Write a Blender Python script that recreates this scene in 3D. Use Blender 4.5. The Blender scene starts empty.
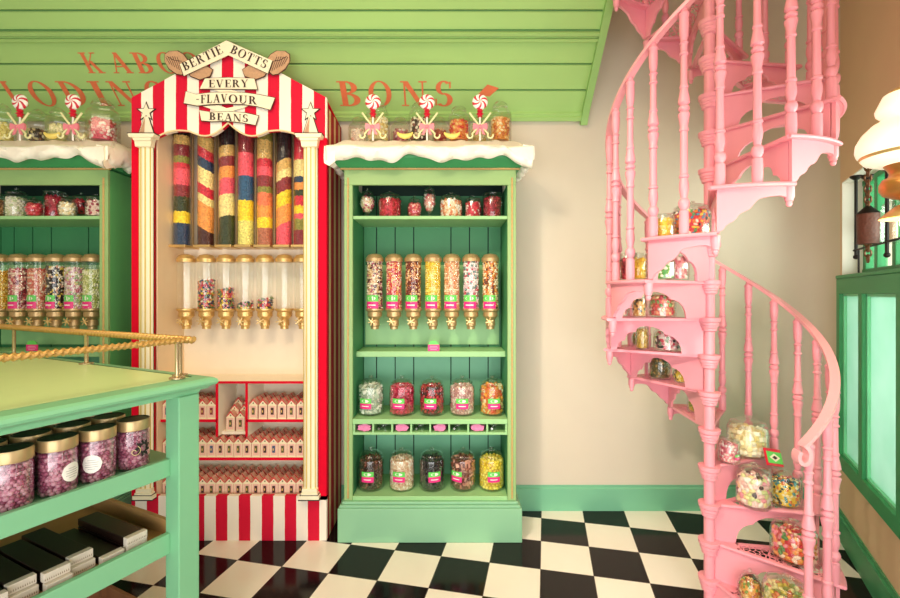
import bpy, math, random
import numpy as np
from mathutils import Vector, Matrix
random.seed(7); RNG = np.random.default_rng(7)
SC = bpy.context.scene; COL = SC.collection
F = 440.0; U0 = 450.0; V0 = 293.0; H = 1.65; PI = math.pi
def P(u, v, Y): return Vector(((u-U0)*Y/F, Y, H-(v-V0)*Y/F))
def rad(d): return d*PI/180

# ------------------------------------------------------------------ materials
def lin(h):
    h = h.lstrip('#'); c = [int(h[i:i+2], 16)/255 for i in (0, 2, 4)]
    return tuple((x/12.92 if x <= .04045 else ((x+.055)/1.055)**2.4) for x in c)+(1,)
MATS = {}
def newmat(name):
    m = bpy.data.materials.new(name); m.use_nodes = True
    nt = m.node_tree; nt.nodes.clear()
    out = nt.nodes.new('ShaderNodeOutputMaterial')
    b = nt.nodes.new('ShaderNodeBsdfPrincipled'); nt.links.new(b.outputs[0], out.inputs[0])
    return m, nt, b, out
def math_node(nt, op, a, b=None, c=None):
    n = nt.nodes.new('ShaderNodeMath'); n.operation = op
    for i, x in enumerate((a, b, c)):
        if x is None: continue
        if isinstance(x, (int, float)): n.inputs[i].default_value = x
        else: nt.links.new(x, n.inputs[i])
    return n.outputs[0]
def mixc(nt, f, a, b):
    n = nt.nodes.new('ShaderNodeMix'); n.data_type = 'RGBA'
    for s, x in ((0, f), (6, a), (7, b)):
        if isinstance(x, (int, float)): n.inputs[s].default_value = x
        elif isinstance(x, tuple): n.inputs[s].default_value = x
        else: nt.links.new(x, n.inputs[s])
    return n.outputs[2]
def objco(nt):
    return nt.nodes.new('ShaderNodeTexCoord').outputs['Object']
def noise(nt, scale, detail=3):
    n = nt.nodes.new('ShaderNodeTexNoise'); n.inputs['Scale'].default_value = scale; n.inputs['Detail'].default_value = detail
    nt.links.new(objco(nt), n.inputs['Vector']); return n
def mat(name, col, rough=.5, metal=0, var=.08, scale=14, bump=0, emit=0, spec=.5):
    if name in MATS: return MATS[name]
    m, nt, b, out = newmat(name)
    c = lin(col) if isinstance(col, str) else col
    n = noise(nt, scale)
    d = tuple(x*(1-var) for x in c[:3])+(1,); l = tuple(min(1, x*(1+var)) for x in c[:3])+(1,)
    nt.links.new(mixc(nt, n.outputs['Fac'], d, l), b.inputs['Base Color'])
    b.inputs['Roughness'].default_value = rough; b.inputs['Metallic'].default_value = metal
    b.inputs['Specular IOR Level'].default_value = spec
    if bump:
        bp = nt.nodes.new('ShaderNodeBump'); bp.inputs['Strength'].default_value = bump; bp.inputs['Distance'].default_value = .01
        nt.links.new(n.outputs['Fac'], bp.inputs['Height']); nt.links.new(bp.outputs[0], b.inputs['Normal'])
    if emit:
        b.inputs['Emission Color'].default_value = c; b.inputs['Emission Strength'].default_value = emit
    MATS[name] = m; return m
def stripes(name, axis, period, phase, ca, cb, duty=.5, rough=.5):
    m, nt, b, out = newmat(name)
    sp = nt.nodes.new('ShaderNodeSeparateXYZ'); nt.links.new(objco(nt), sp.inputs[0])
    x = sp.outputs[axis]; n = noise(nt, 9)
    w = math_node(nt, 'MULTIPLY_ADD', n.outputs['Fac'], .006, x)
    f = math_node(nt, 'FRACT', math_node(nt, 'MULTIPLY_ADD', w, 1/period, phase))
    g = math_node(nt, 'LESS_THAN', f, duty)
    n2 = noise(nt, 30, 4)
    ca2 = mixc(nt, n2.outputs['Fac'], tuple(v*.9 for v in lin(ca)[:3])+(1,), lin(ca))
    nt.links.new(mixc(nt, g, lin(cb), ca2), b.inputs['Base Color']); b.inputs['Roughness'].default_value = rough; b.inputs['Specular IOR Level'].default_value = .06
    return m
def glass(name, tint=(.97, .98, .96, 1), gl=.45, rough=.10, base=.04):
    m = bpy.data.materials.new(name); m.use_nodes = True; nt = m.node_tree; nt.nodes.clear()
    out = nt.nodes.new('ShaderNodeOutputMaterial'); mx = nt.nodes.new('ShaderNodeMixShader')
    t = nt.nodes.new('ShaderNodeBsdfTransparent'); t.inputs[0].default_value = tint
    g = nt.nodes.new('ShaderNodeBsdfGlossy'); g.inputs['Roughness'].default_value = rough
    n = noise(nt, 8); gc = mixc(nt, n.outputs['Fac'], (.9, .92, .9, 1), (1, 1, 1, 1)); nt.links.new(gc, g.inputs[0])
    lw = nt.nodes.new('ShaderNodeLayerWeight'); lw.inputs[0].default_value = .3
    f = math_node(nt, 'MULTIPLY_ADD', lw.outputs['Facing'], gl, base)
    nt.links.new(f, mx.inputs[0]); nt.links.new(t.outputs[0], mx.inputs[1]); nt.links.new(g.outputs[0], mx.inputs[2])
    nt.links.new(mx.outputs[0], out.inputs[0]); return m
def band_mat(name, z0, z1, stops, slant, seed):
    """layered beans: stops = [(fraction from the top, colour)]"""
    m, nt, b, out = newmat(name)
    co = objco(nt); sp = nt.nodes.new('ShaderNodeSeparateXYZ'); nt.links.new(co, sp.inputs[0])
    n = noise(nt, 60, 2)
    t = math_node(nt, 'MULTIPLY_ADD', sp.outputs[2], -1/(z1-z0), z1/(z1-z0))
    t = math_node(nt, 'ADD', t, math_node(nt, 'MULTIPLY', sp.outputs[0], -slant/(z1-z0)))
    t = math_node(nt, 'ADD', t, math_node(nt, 'MULTIPLY_ADD', n.outputs['Fac'], .03, -.015))
    r = nt.nodes.new('ShaderNodeValToRGB'); r.color_ramp.interpolation = 'CONSTANT'
    el = r.color_ramp.elements; el[0].position = 0; el[0].color = lin(stops[0][1]); el.remove(el[1])
    for p, c in stops[1:]:
        e = el.new(p); e.color = lin(c)
    nt.links.new(t, r.inputs[0])
    v = nt.nodes.new('ShaderNodeTexVoronoi'); v.inputs['Scale'].default_value = 105; nt.links.new(co, v.inputs['Vector'])
    s2 = nt.nodes.new('ShaderNodeSeparateColor'); nt.links.new(v.outputs['Color'], s2.inputs[0])
    mu = nt.nodes.new('ShaderNodeMix'); mu.data_type = 'RGBA'; mu.blend_type = 'MULTIPLY'; mu.inputs[0].default_value = 1
    k = math_node(nt, 'MULTIPLY_ADD', s2.outputs[0], .6, .85)
    cc = nt.nodes.new('ShaderNodeCombineColor')
    for i in range(3): nt.links.new(k, cc.inputs[i])
    nt.links.new(r.outputs[0], mu.inputs[6]); nt.links.new(cc.outputs[0], mu.inputs[7])
    nt.links.new(mu.outputs[2], b.inputs['Base Color']); b.inputs['Roughness'].default_value = .4
    bp = nt.nodes.new('ShaderNodeBump'); bp.invert = True; bp.inputs['Strength'].default_value = .9; bp.inputs['Distance'].default_value = .006
    nt.links.new(v.outputs['Distance'], bp.inputs['Height']); nt.links.new(bp.outputs[0], b.inputs['Normal'])
    return m

M_FRAME = mat('pale_green_paint', '#93b676', .45, var=.05, bump=.05)
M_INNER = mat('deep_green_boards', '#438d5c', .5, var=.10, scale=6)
M_SHELFG = mat('shelf_green_paint', '#98c98a', .45, var=.05)
M_PLINTH = mat('plinth_green_paint', '#89bd95', .45, var=.06, scale=5)
M_CORN = mat('cornice_green_paint', '#3f9a5d', .5)
M_SIDE = mat('cabinet_side_green', '#5fae68', .5, var=.05)
M_GAP = mat('dark_board_gap', '#0d2a22', .8)
M_COUNTER = mat('mint_counter_paint', '#7dbd90', .4, var=.05, scale=5)
M_CTOP = mat('counter_top_paint', '#cde6a4', .35, var=.05, scale=4)
M_SOFFIT = mat('soffit_green_paint', '#a6cd7a', .75, var=.06, scale=3)
M_SOFFD = mat('soffit_groove_green', '#5a8a4e', .7)
M_SOFFM = mat('soffit_moulding_green', '#96c070', .5, var=.05, scale=5)
M_RED = mat('kiosk_red_paint', '#e0102f', .6, var=.08, scale=30, spec=.04)
M_CREAM = mat('cream_paint', '#fbeed8', .55, var=.04)
M_PILLAR = mat('pillar_cream', '#fbf0cf', .5, var=.05)
M_PLINE = mat('pillar_flute_yellow', '#d8b95c', .6)  # yellow paint of the flute lines
M_BLACK = mat('black_ink', '#1d1512', .6)
M_INK = mat('brown_ink', '#3a1f18', .6)
M_RIBBON = mat('ribbon_cream', '#fbeecf', .55, var=.04)
M_RIBTAN = mat('ribbon_tan', '#c79a76', .6, var=.25, scale=60)
M_LETTER = mat('faded_red_lettering', '#de7448', .6, var=.15, scale=20)
M_GOLD = mat('brass', '#dcb674', .3, metal=.6, var=.06)
M_GOLDD = mat('antique_brass', '#c2a373', .34, metal=.55, var=.08)
M_ROPE = mat('rope_bead', '#c9a468', .5, var=.15, scale=80)
M_PINK = mat('stair_pink_paint', '#ee99a6', .38, var=.05, scale=8)
M_PINKR = mat('stair_rail_pink', '#f2a6ac', .3, var=.04)
M_SNOW = mat('icing_white', '#fff6e6', .6, var=.04, scale=40, bump=.3)
M_SPRK = mat('sprinkled_icing', '#fde6da', .6, var=.16, scale=130, bump=.4)
M_WHITE = mat('white_sugar', '#fffaf2', .4, var=.02)
M_REDC = mat('candy_red', '#d8233c', .3, var=.05)
M_LGREEN = mat('label_green', '#63cf5a', .4, var=.04)
M_LPINK = mat('label_pink', '#ea2c83', .4, var=.04)
M_LWHITE = mat('label_white', '#f6f0e6', .4, var=.03)
M_LGREY = mat('label_grey_print', '#9d9a94', .5)
M_IRON = mat('black_iron', '#17130f', .5, metal=.3)
M_STEEL = mat('scoop_steel', '#b9bdb8', .25, metal=.9)
M_WOOD = mat('tray_wood', '#b58a55', .5, var=.15, scale=10)
M_DARKC = mat('dark_wrapper', '#23140f', .35, var=.2)
M_SILVER = mat('pale_sleeve_end', '#d5cbbb', .4, var=.12, scale=60)
M_GLASS = glass('clear_glass')
M_GLASS2 = glass('thick_jar_glass', (.93, .95, .93, 1), .7, .14, .05)
M_OPAL = mat('opal_glass', (1, .90, .70, 1), .3, emit=.5)
M_BULB = mat('warm_bulb', (1, .88, .6, 1), .3, emit=12)
M_LID = mat('gold_lid', '#bfa274', .36, metal=.55, var=.06)
M_LIDTOP = mat('dark_lid_top', '#2e3320', .35, metal=.3, var=.1)
M_MULLION = mat('window_green_paint', '#2f9257', .45, var=.05)
def frosted():
    m, nt, b, out = newmat('frosted_mint_light')
    n = noise(nt, 2.2); c = mixc(nt, n.outputs['Fac'], lin('#93c4ae'), lin('#d3e6dc'))
    nt.links.new(c, b.inputs['Base Color']); b.inputs['Roughness'].default_value = .2
    t = nt.nodes.new('ShaderNodeBsdfTranslucent'); nt.links.new(c, t.inputs[0]); mx = nt.nodes.new('ShaderNodeMixShader'); mx.inputs[0].default_value = .65
    nt.links.new(b.outputs[0], mx.inputs[1]); nt.links.new(t.outputs[0], mx.inputs[2]); nt.links.new(mx.outputs[0], out.inputs[0]); return m
M_FROST = frosted()
M_REVEAL = mat('reveal_white', '#f3ece0', .6, var=.03)

# ------------------------------------------------------------------ mesh builder
ICO = None
def ico():
    global ICO
    if ICO is None:
        import bmesh
        bm = bmesh.new(); bmesh.ops.create_icosphere(bm, subdivisions=2, radius=1)
        bm.verts.ensure_lookup_table()
        ICO = (np.array([v.co[:] for v in bm.verts]), np.array([[v.index for v in f.verts] for f in bm.faces])); bm.free()
        bm = bmesh.new(); bmesh.ops.create_icosphere(bm, subdivisions=1, radius=1); bm.verts.ensure_lookup_table()
        ICO += (np.array([v.co[:] for v in bm.verts]), np.array([[v.index for v in f.verts] for f in bm.faces])); bm.free()
    return ICO
CUBEV = np.array([(x, y, z) for x in (-1, 1) for y in (-1, 1) for z in (-1, 1)], float)
CUBEF = np.array([(0, 1, 3, 2), (4, 6, 7, 5), (0, 4, 5, 1), (2, 3, 7, 6), (0, 2, 6, 4), (1, 5, 7, 3)])
ORIG = {}
class MB:
    def __init__(s): s.V = []; s.F = []; s.n = 0
    def add(s, v, f, m=0):
        v = np.asarray([tuple(x) for x in v] if not isinstance(v, np.ndarray) else v, float)
        if isinstance(f, np.ndarray): s.F.append((f+s.n, m))
        else:
            for q in f: s.F.append((np.array([q])+s.n, m))
        s.V.append(v); s.n += len(v); return s
    def box(s, a, b, m=0):
        a = np.array(a, float); b = np.array(b, float)
        return s.add((a+b)/2+CUBEV*(abs(b-a)/2), CUBEF, m)
    def obox(s, c, x, y, z, m=0):
        A = np.array([tuple(x), tuple(y), tuple(z)])
        return s.add(np.array(tuple(c))+CUBEV@A, CUBEF, m)
    def prism(s, pts, off, m=0, mside=None):
        n = len(pts); off = Vector(off); p = [Vector(q) for q in pts]
        s.add(p+[q+off for q in p], [list(range(n))[::-1], list(range(n, 2*n))], m)
        s.add(p+[q+off for q in p], [[i, (i+1) % n, n+(i+1) % n, n+i] for i in range(n)], m if mside is None else mside)
        return s
    def lathe(s, prof, c=(0, 0, 0), seg=20, m=0, A=None, ph=0, a0=0, a1=2*PI):
        full = abs(a1-a0-2*PI) < 1e-6; k = seg if full else seg+1
        an = a0+ph+np.arange(k)*(a1-a0)/seg
        pr = np.array(prof, float); n = len(pr)
        v = np.stack([np.outer(pr[:, 0], np.cos(an)), np.outer(pr[:, 0], np.sin(an)), np.outer(pr[:, 1], np.ones(k))], -1).reshape(-1, 3)
        if A is not None: v = v@np.array(A).T
        i, j = np.meshgrid(np.arange(n-1), np.arange(seg), indexing='ij'); j2 = (j+1) % k
        f = np.stack([i*k+j, i*k+j2, (i+1)*k+j2, (i+1)*k+j], -1).reshape(-1, 4)
        return s.add(v+np.array(tuple(c)), f, m)
    def tube(s, path, r, seg=8, m=0, closed=False, cap=True, lob=0, twist=0, amp=.26):
        p = [Vector(q) for q in path]; n = len(p); rs = r if hasattr(r, '__len__') else [r]*n
        t = [((p[(i+1) % n] if closed or i < n-1 else p[i])-(p[i-1] if closed or i > 0 else p[i])).normalized() for i in range(n)]
        up = Vector((0, 0, 1)) if abs(t[0].z) < .9 else Vector((1, 0, 0))
        nn = (up-t[0]*up.dot(t[0])).normalized(); V = []; dist = 0
        for i in range(n):
            nn = (nn-t[i]*nn.dot(t[i])).normalized(); b = t[i].cross(nn)
            if i: dist += (p[i]-p[i-1]).length
            for k in range(seg):
                a = 2*PI*k/seg; q = rs[i]*(1+(amp*math.cos(lob*a+twist*dist) if lob else 0))
                V.append(p[i]+nn*math.cos(a)*q+b*math.sin(a)*q)
        f = [[i*seg+k, i*seg+(k+1) % seg, ((i+1) % n)*seg+(k+1) % seg, ((i+1) % n)*seg+k] for i in range(n if closed else n-1) for k in range(seg)]
        s.add(V, np.array(f), m)
        if cap and not closed: s.add(V[:seg]+V[-seg:], [list(range(seg))[::-1], list(range(seg, 2*seg))], m)
        return s
    def sph(s, c, r, m=0, hi=True):
        I = ico(); v, f = (I[0], I[1]) if hi else (I[2], I[3])
        return s.add(np.array(tuple(c))+v*(np.array(r) if hasattr(r, '__len__') else r), f, m)
    def blobs(s, cs, size, kind, nm, m0=0, hi=False):
        I = ico()
        for c in cs:
            q = random.Random(hash((round(c[0]*1e4), round(c[1]*1e4), round(c[2]*1e4))))
            sc = {'ball': (1, 1, 1), 'bean': (1.35, .8, .8), 'disc': (1.1, 1.1, .45), 'stick': (2.0, .5, .5), 'cube': (.8, .8, .8), 'slab': (1.2, .8, .4)}[kind]
            R = Matrix.Rotation(q.uniform(0, 6.3), 3, 'X')@Matrix.Rotation(q.uniform(0, 6.3), 3, 'Y')@Matrix.Rotation(q.uniform(0, 6.3), 3, 'Z')
            k = size*q.uniform(.85, 1.12)
            if kind in ('cube', 'slab'): v, f = CUBEV*.8, CUBEF
            else: v, f = (I[0], I[1]) if hi else (I[2], I[3])
            s.add(np.array(tuple(c))+(v*np.array(sc)*k)@np.array(R).T, f, m0+q.randrange(nm))
        return s
    def build(s, name, mats, parent=None, smooth=True, bev=0, ang=40, loc=None):
        me = bpy.data.meshes.new(name); V = np.concatenate(s.V)
        org = np.array(tuple(ORIG.get(parent.name, (0, 0, 0)))) if parent is not None else np.array(tuple(loc or (0, 0, 0)))
        V = V-org
        me.vertices.add(len(V)); me.vertices.foreach_set('co', V.astype(np.float32).ravel())
        L = np.concatenate([f.ravel() for f, _ in s.F]); tot = np.concatenate([np.full(len(f), f.shape[1]) for f, _ in s.F])
        mi = np.concatenate([np.full(len(f), m) for f, m in s.F])
        me.loops.add(len(L)); me.loops.foreach_set('vertex_index', L.astype(np.int32))
        me.polygons.add(len(tot)); me.polygons.foreach_set('loop_start', np.concatenate([[0], np.cumsum(tot)[:-1]]).astype(np.int32))
        me.polygons.foreach_set('material_index', mi.astype(np.int32))
        me.update(calc_edges=True); me.validate()
        if not isinstance(mats, (list, tuple)): mats = [mats]
        for m in mats: me.materials.append(m)
        if smooth:
            me.polygons.foreach_set('use_smooth', np.ones(len(me.polygons), bool)); me.set_sharp_from_angle(angle=rad(ang))
        else: me.polygons.foreach_set('use_smooth', np.zeros(len(me.polygons), bool))
        o = bpy.data.objects.new(name, me); COL.objects.link(o)
        if parent is not None: o.parent = parent
        else: o.location = org
        ORIG[o.name] = tuple(org)
        if bev:
            md = o.modifiers.new('Bevel', 'BEVEL'); md.width = bev; md.segments = 2; md.limit_method = 'ANGLE'; md.angle_limit = rad(40)
        return o
def tag(o, label, cat, group=None, kind=None):
    o['label'] = label; o['category'] = cat
    if group: o['group'] = group
    if kind: o['kind'] = kind
    return o
def thing(name, label, cat, loc, group=None):
    o = bpy.data.objects.new(name, None); COL.objects.link(o); o.location = tuple(loc); o.empty_display_size = .05
    ORIG[o.name] = tuple(loc); return tag(o, label, cat, group)
def struct(o): o['kind'] = 'structure'; return o
def dup(root, loc, label, group=None):
    r = root.copy(); COL.objects.link(r); r.location = tuple(loc); r['label'] = label
    if group: r['group'] = group
    for ch in list(root.children):
        c = ch.copy(); COL.objects.link(c); c.parent = r
        for g in list(ch.children):
            d = g.copy(); COL.objects.link(d); d.parent = c
    return r
ORD = ['first', 'second', 'third', 'fourth', 'fifth', 'sixth', 'seventh', 'eighth', 'ninth', 'tenth', 'eleventh', 'twelfth', 'thirteenth', 'fourteenth', 'fifteenth', 'sixteenth', 'seventeenth']

# ------------------------------------------------------------------ serif lettering
T, t_, S_ = .19, .06, .05
def ring(cx, cy, ro, yo, ri, yi, a0, a1, n=14):
    q = []
    for k in range(n):
        a, b = rad(a0+(a1-a0)*k/n), rad(a0+(a1-a0)*(k+1)/n)
        q.append([(cx+ro*math.cos(a), cy+yo*math.sin(a)), (cx+ro*math.cos(b), cy+yo*math.sin(b)), (cx+ri*math.cos(b), cy+yi*math.sin(b)), (cx+ri*math.cos(a), cy+yi*math.sin(a))])
    return q
def R_(x0, y0, x1, y1): return [(x0, y0), (x1, y0), (x1, y1), (x0, y1)]
def stem(x, w, y0=0, y1=1, sb=True, st=True):
    q = [R_(x, y0, x+w, y1)]
    if sb: q.append(R_(x-.09, y0, x+w+.09, y0+S_))
    if st: q.append(R_(x-.09, y1-S_, x+w+.09, y1))
    return q
def diag(x0, y0, x1, y1, w): return [(x0-w/2, y0), (x0+w/2, y0), (x1+w/2, y1), (x1-w/2, y1)]
def glyph(c):
    if c == 'A': return .86, [diag(.12, 0, .43, 1, t_), diag(.72, 0, .43, 1, T), R_(.2, .3, .62, .3+t_), R_(0, 0, .25, S_), R_(.55, 0, .88, S_)]
    if c == 'B': return .74, stem(.1, T)+ring(.3, .75, .34, .25, .15, .2, -90, 90)+ring(.3, .26, .4, .27, .2, .21, -90, 90)+[R_(.2, .95, .32, 1), R_(.2, 0, .32, S_), R_(.2, .5, .32, .55)]
    if c == 'D': return .86, stem(.1, T)+ring(.3, .5, .5, .5, .3, .45, -90, 90)+[R_(.2, .95, .32, 1), R_(.2, 0, .32, S_)]
    if c == 'E': return .7, stem(.1, T)+[R_(.2, .95, .66, 1), R_(.2, 0, .68, S_), R_(.2, .48, .52, .54), R_(.6, .78, .66, 1), R_(.62, 0, .68, .24), R_(.48, .4, .53, .62)]
    if c == 'F': return .66, stem(.1, T)+[R_(.2, .95, .64, 1), R_(.2, .48, .52, .54), R_(.58, .76, .64, 1), R_(.47, .4, .52, .62)]
    if c == 'G': return .86, ring(.46, .5, .42, .52, .23, .46, 48, 300)+stem(.6, T, 0, .42, False, True)+[R_(.62, .7, .68, .97)]
    if c == 'I': return .4, stem(.1, T)
    if c == 'K': return .86, stem(.1, T)+[diag(.26, .4, .68, 1, t_), diag(.72, 0, .4, .6, T), R_(.55, .95, .84, 1), R_(.54, 0, .9, S_)]
    if c == 'L': return .7, stem(.1, T)+[R_(.2, 0, .66, S_), R_(.6, 0, .66, .28)]
    if c == 'M': return 1.0, [R_(.1, 0, .1+t_, 1), R_(.72, 0, .72+T, 1), diag(.16, 1, .45, .05, T), diag(.74, 1, .45, .05, t_), R_(0, 0, .26, S_), R_(.63, 0, 1, S_), R_(0, .95, .2, 1), R_(.72, .95, 1, 1)]
    if c == 'N': return .9, [R_(.1, 0, .1+t_, 1), R_(.72, 0, .72+t_, 1), diag(.16, 1, .7, 0, T), R_(0, 0, .26, S_), R_(0, .95, .2, 1), R_(.62, .95, .9, 1)]
    if c == 'O': return .92, ring(.46, .5, .44, .52, .25, .47, 0, 360, 24)
    if c == 'P': return .72, stem(.1, T)+ring(.3, .72, .38, .28, .19, .23, -90, 90)+[R_(.2, .95, .32, 1), R_(.2, .44, .32, .49)]
    if c == 'R': return .84, stem(.1, T)+ring(.3, .74, .36, .26, .17, .21, -90, 90)+[R_(.2, .95, .32, 1), R_(.2, .48, .34, .53), diag(.72, 0, .44, .5, T), R_(.6, 0, .86, S_)]
    if c == 'S': return .66, ring(.32, .74, .26, .28, .1, .22, 40, 270)+ring(.32, .26, .3, .28, .12, .22, -140, 90)+[R_(.5, .72, .55, .98), R_(.04, .02, .09, .3)]
    if c == 'T': return .78, stem(.29, T, 0, 1, True, False)+[R_(.02, .95, .75, 1), R_(.02, .72, .08, 1), R_(.69, .72, .75, 1)]
    if c == 'U': return .86, [R_(.1, .3, .1+T, 1), R_(.68, .3, .68+t_, 1), R_(0, .95, .38, 1), R_(.58, .95, .86, 1)]+ring(.42, .32, .32, .34, .2, .27, 180, 360)
    if c == 'V': return .84, [diag(.14, 1, .42, 0, T), diag(.7, 1, .42, 0, t_), R_(0, .95, .32, 1), R_(.56, .95, .84, 1)]
    if c == 'X': return .86, [diag(.16, 1, .68, 0, T), diag(.7, 1, .16, 0, t_), R_(0, .95, .34, 1), R_(.56, .95, .86, 1), R_(0, 0, .3, S_), R_(.52, 0, .88, S_)]
    if c == 'Y': return .84, [diag(.14, 1, .42, .42, T), diag(.7, 1, .42, .42, t_), R_(.33, 0, .33+T, .46), R_(.22, 0, .62, S_), R_(0, .95, .32, 1), R_(.56, .95, .84, 1)]
    if c == '-': return .5, [R_(.08, .44, .42, .52)]
    if c == '!': return .4, [[(.1, 1), (.3, 1), (.23, .3), (.17, .3)], R_(.13, .02, .28, .17)]
    return .4, []
def letter(mb, c, o, right, up, h, m=0, off=None, sx=1.0):
    w, qs = glyph(c); o = Vector(o); off = off or Vector((0, 0, 0))
    for k, q in enumerate(qs):
        mb.add([o+right*(x*h*sx)+up*(y*h)+off*(1+k*.04) for x, y in q], [[0, 1, 2, 3]], m)
    return w*h*sx
def text_between(mb, txt, a, b, up, h, off, m=0, gap=.12):
    a = Vector(a); b = Vector(b); L = (b-a).length; r = (b-a).normalized()
    tot = sum(glyph(c)[0] for c in txt)+gap*(len(txt)-1); sx = L/(tot*h); x = 0
    for c in txt:
        letter(mb, c, a+r*x, r, up, h, m, off, sx); x += (glyph(c)[0]+gap)*h*sx

# ------------------------------------------------------------------ room shell
WY = 3.35                                # back wall plane
W0 = Vector((2.31, 2.38, 0)); WD = Vector((.4865, .8737, 0)); WN = Vector((.8737, -.4865, 0))   # right wall: point, direction away, outward normal
def W(t, d, z): return W0+WD*t+WN*d+Vector((0, 0, z))
def floor_mat():
    m, nt, b, out = newmat('chequered_floor_tiles')
    sp = nt.nodes.new('ShaderNodeSeparateXYZ'); nt.links.new(objco(nt), sp.inputs[0])
    th = rad(12.2); c, s = math.cos(th), math.sin(th); ox, oy = .605, 2.927; T0 = .305
    a = math_node(nt, 'ADD', math_node(nt, 'MULTIPLY_ADD', sp.outputs[0], c/T0, -(ox*c-oy*s)/T0), math_node(nt, 'MULTIPLY', sp.outputs[1], -s/T0))
    d = math_node(nt, 'ADD', math_node(nt, 'MULTIPLY_ADD', sp.outputs[0], -s/T0, (ox*s+oy*c)/T0), math_node(nt, 'MULTIPLY', sp.outputs[1], -c/T0))
    fl = math_node(nt, 'ADD', math_node(nt, 'FLOOR', a), math_node(nt, 'FLOOR', d))
    par = math_node(nt, 'FRACT', math_node(nt, 'MULTIPLY', math_node(nt, 'ADD', fl, 200.0), .5))
    g = math_node(nt, 'LESS_THAN', par, .25)
    n = noise(nt, 3, 4)
    wh = mixc(nt, n.outputs['Fac'], lin('#f4e9da'), lin('#fff8ec')); bk = mixc(nt, n.outputs['Fac'], lin('#100d10'), lin('#24191a'))
    edge = math_node(nt, 'MINIMUM', math_node(nt, 'PINGPONG', a, .5), math_node(nt, 'PINGPONG', d, .5))
    col = mixc(nt, g, bk, wh); col = mixc(nt, math_node(nt, 'LESS_THAN', edge, .006), col, lin('#5b4c42'))
    nt.links.new(col, b.inputs['Base Color'])
    nt.links.new(math_node(nt, 'MULTIPLY_ADD', n.outputs['Fac'], .10, .07), b.inputs['Roughness']); b.inputs['Specular IOR Level'].default_value = .25
    return m
M_WALL = mat('cream_plaster', '#d8ccba', .8, var=.04, scale=3)
M_WALLR = mat('tan_plaster', '#dfbd98', .8, var=.05, scale=3)
mb = MB(); kc = Vector((2.31+.4865*(WY-2.38)/.8737, WY, 0)); A_ = kc-Vector((.40, 0, 0)); B_ = kc-WD*.42; pts = []
for i in range(17):
    t = i/16; pts.append(A_*(1-t)**2+kc*2*t*(1-t)+B_*t*t)
V = [p+Vector((0, 0, z)) for p in pts for z in (0, 4.6)]
mb.add(V, [[2*i, 2*i+2, 2*i+3, 2*i+1] for i in range(16)]); struct(mb.build('wall_corner', M_WALL))
M_BASE = mat('baseboard_green', '#7abd98', .4, var=.05, scale=6)
struct(MB().box((-4.6, -2.0, -.05), (3.6, 3.6, 0)).build('floor', floor_mat(), smooth=False))
struct(MB().box((-4.6, WY, 0), (3.4, WY+.12, 4.6)).build('wall_back', M_WALL, smooth=False))
struct(MB().box((-4.6, -2.0, 0), (-4.48, WY, 4.6)).build('wall_left', M_WALL, smooth=False))
struct(MB().box((-4.6, -2.0, 4.6), (3.6, WY+.12, 4.7)).build('ceiling', mat('ceiling_plaster', '#cdb391', .8), smooth=False))
TW = .652; TE = -2.6; TC = (WY-2.38)/.8737
mb = MB()
def wslab(mb, t0, t1, d0, d1, z0, z1, m=0):
    c = W((t0+t1)/2, (d0+d1)/2, (z0+z1)/2); return mb.obox(c, WD*(t1-t0)/2, WN*(d1-d0)/2, Vector((0, 0, (z1-z0)/2)), m)
ZS, ZH, ZB = 1.745, 2.39, .50
wslab(mb, TE, TC+.05, 0, .2, 0, ZB)                  # below the frosted lights
wslab(mb, TW, TC+.05, 0, .2, ZB, ZH)                 # pier beside the window
wslab(mb, TE, TC+.05, 0, .2, ZH, 4.6)
wslab(mb, TE, -1.7, 0, .2, ZB, ZH)
struct(mb.build('wall_right', M_WALLR, smooth=False))
mb = MB()
mb.prism([(-4.48, WY-.02, 0), (-4.48, WY, 0), (-4.48, WY, .19), (-4.48, WY-.006, .19), (-4.48, WY-.006, .175), (-4.48, WY-.02, .165)], (7.26, 0, 0))
struct(mb.build('baseboard_back', M_BASE, smooth=False))
mb = MB(); ins = [p+(Vector((-.35, -1, 0)).normalized()*.02) for p in pts]; V = []
for p, q_ in zip(pts, ins): V += [q_, q_+Vector((0, 0, .17)), p+Vector((0, 0, .19))]
mb.add(V, [[3*i+k, 3*i+3+k, 3*i+4+k, 3*i+1+k] for i in range(16) for k in (0, 1)]); struct(mb.build('baseboard_corner', M_BASE))
mb = MB(); wslab(mb, TE, TC, -.02, 0, 0, .165); wslab(mb, TE, TC, -.008, 0, .165, .19)
struct(mb.build('baseboard_right', mat('baseboard_dark_green', '#4a9c6a', .45), smooth=False))
# frosted two-light screen under the window ledge
mb = MB(); Z1 = ZS
wslab(mb, -1.7, TW, -.03, .06, ZB, ZB+.09); wslab(mb, -1.7, TW, -.03, .06, ZS-.10, ZS)
wslab(mb, -1.7, TW, -.034, .2, ZS, ZS+.022)
for t0, t1 in ((TW-.07, TW), (.13, .20), (-.42, -.35), (-1.0, -.93), (-1.7, -1.63)): wslab(mb, t0, t1, -.03, .06, ZB, ZS)
w2 = struct(mb.build('window_2', M_MULLION, smooth=False, bev=.006))
mb = MB(); wslab(mb, -1.66, TW-.03, .005, .02, ZB+.05, ZS-.06)
struct(mb.build('frosted_pane', M_FROST, w2, smooth=False))
mb = MB()
for t0, t1 in ((TW-.09, TW-.07), (.20, .215), (.115, .13), (-.35, -.335)):
    wslab(mb, t0, t1, -.01, .03, ZB+.09, ZS-.10)
wslab(mb, -.335, TW-.09, -.01, .03, ZB+.09, ZB+.105); wslab(mb, -.335, TW-.09, -.01, .03, ZS-.115, ZS-.10)
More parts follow.
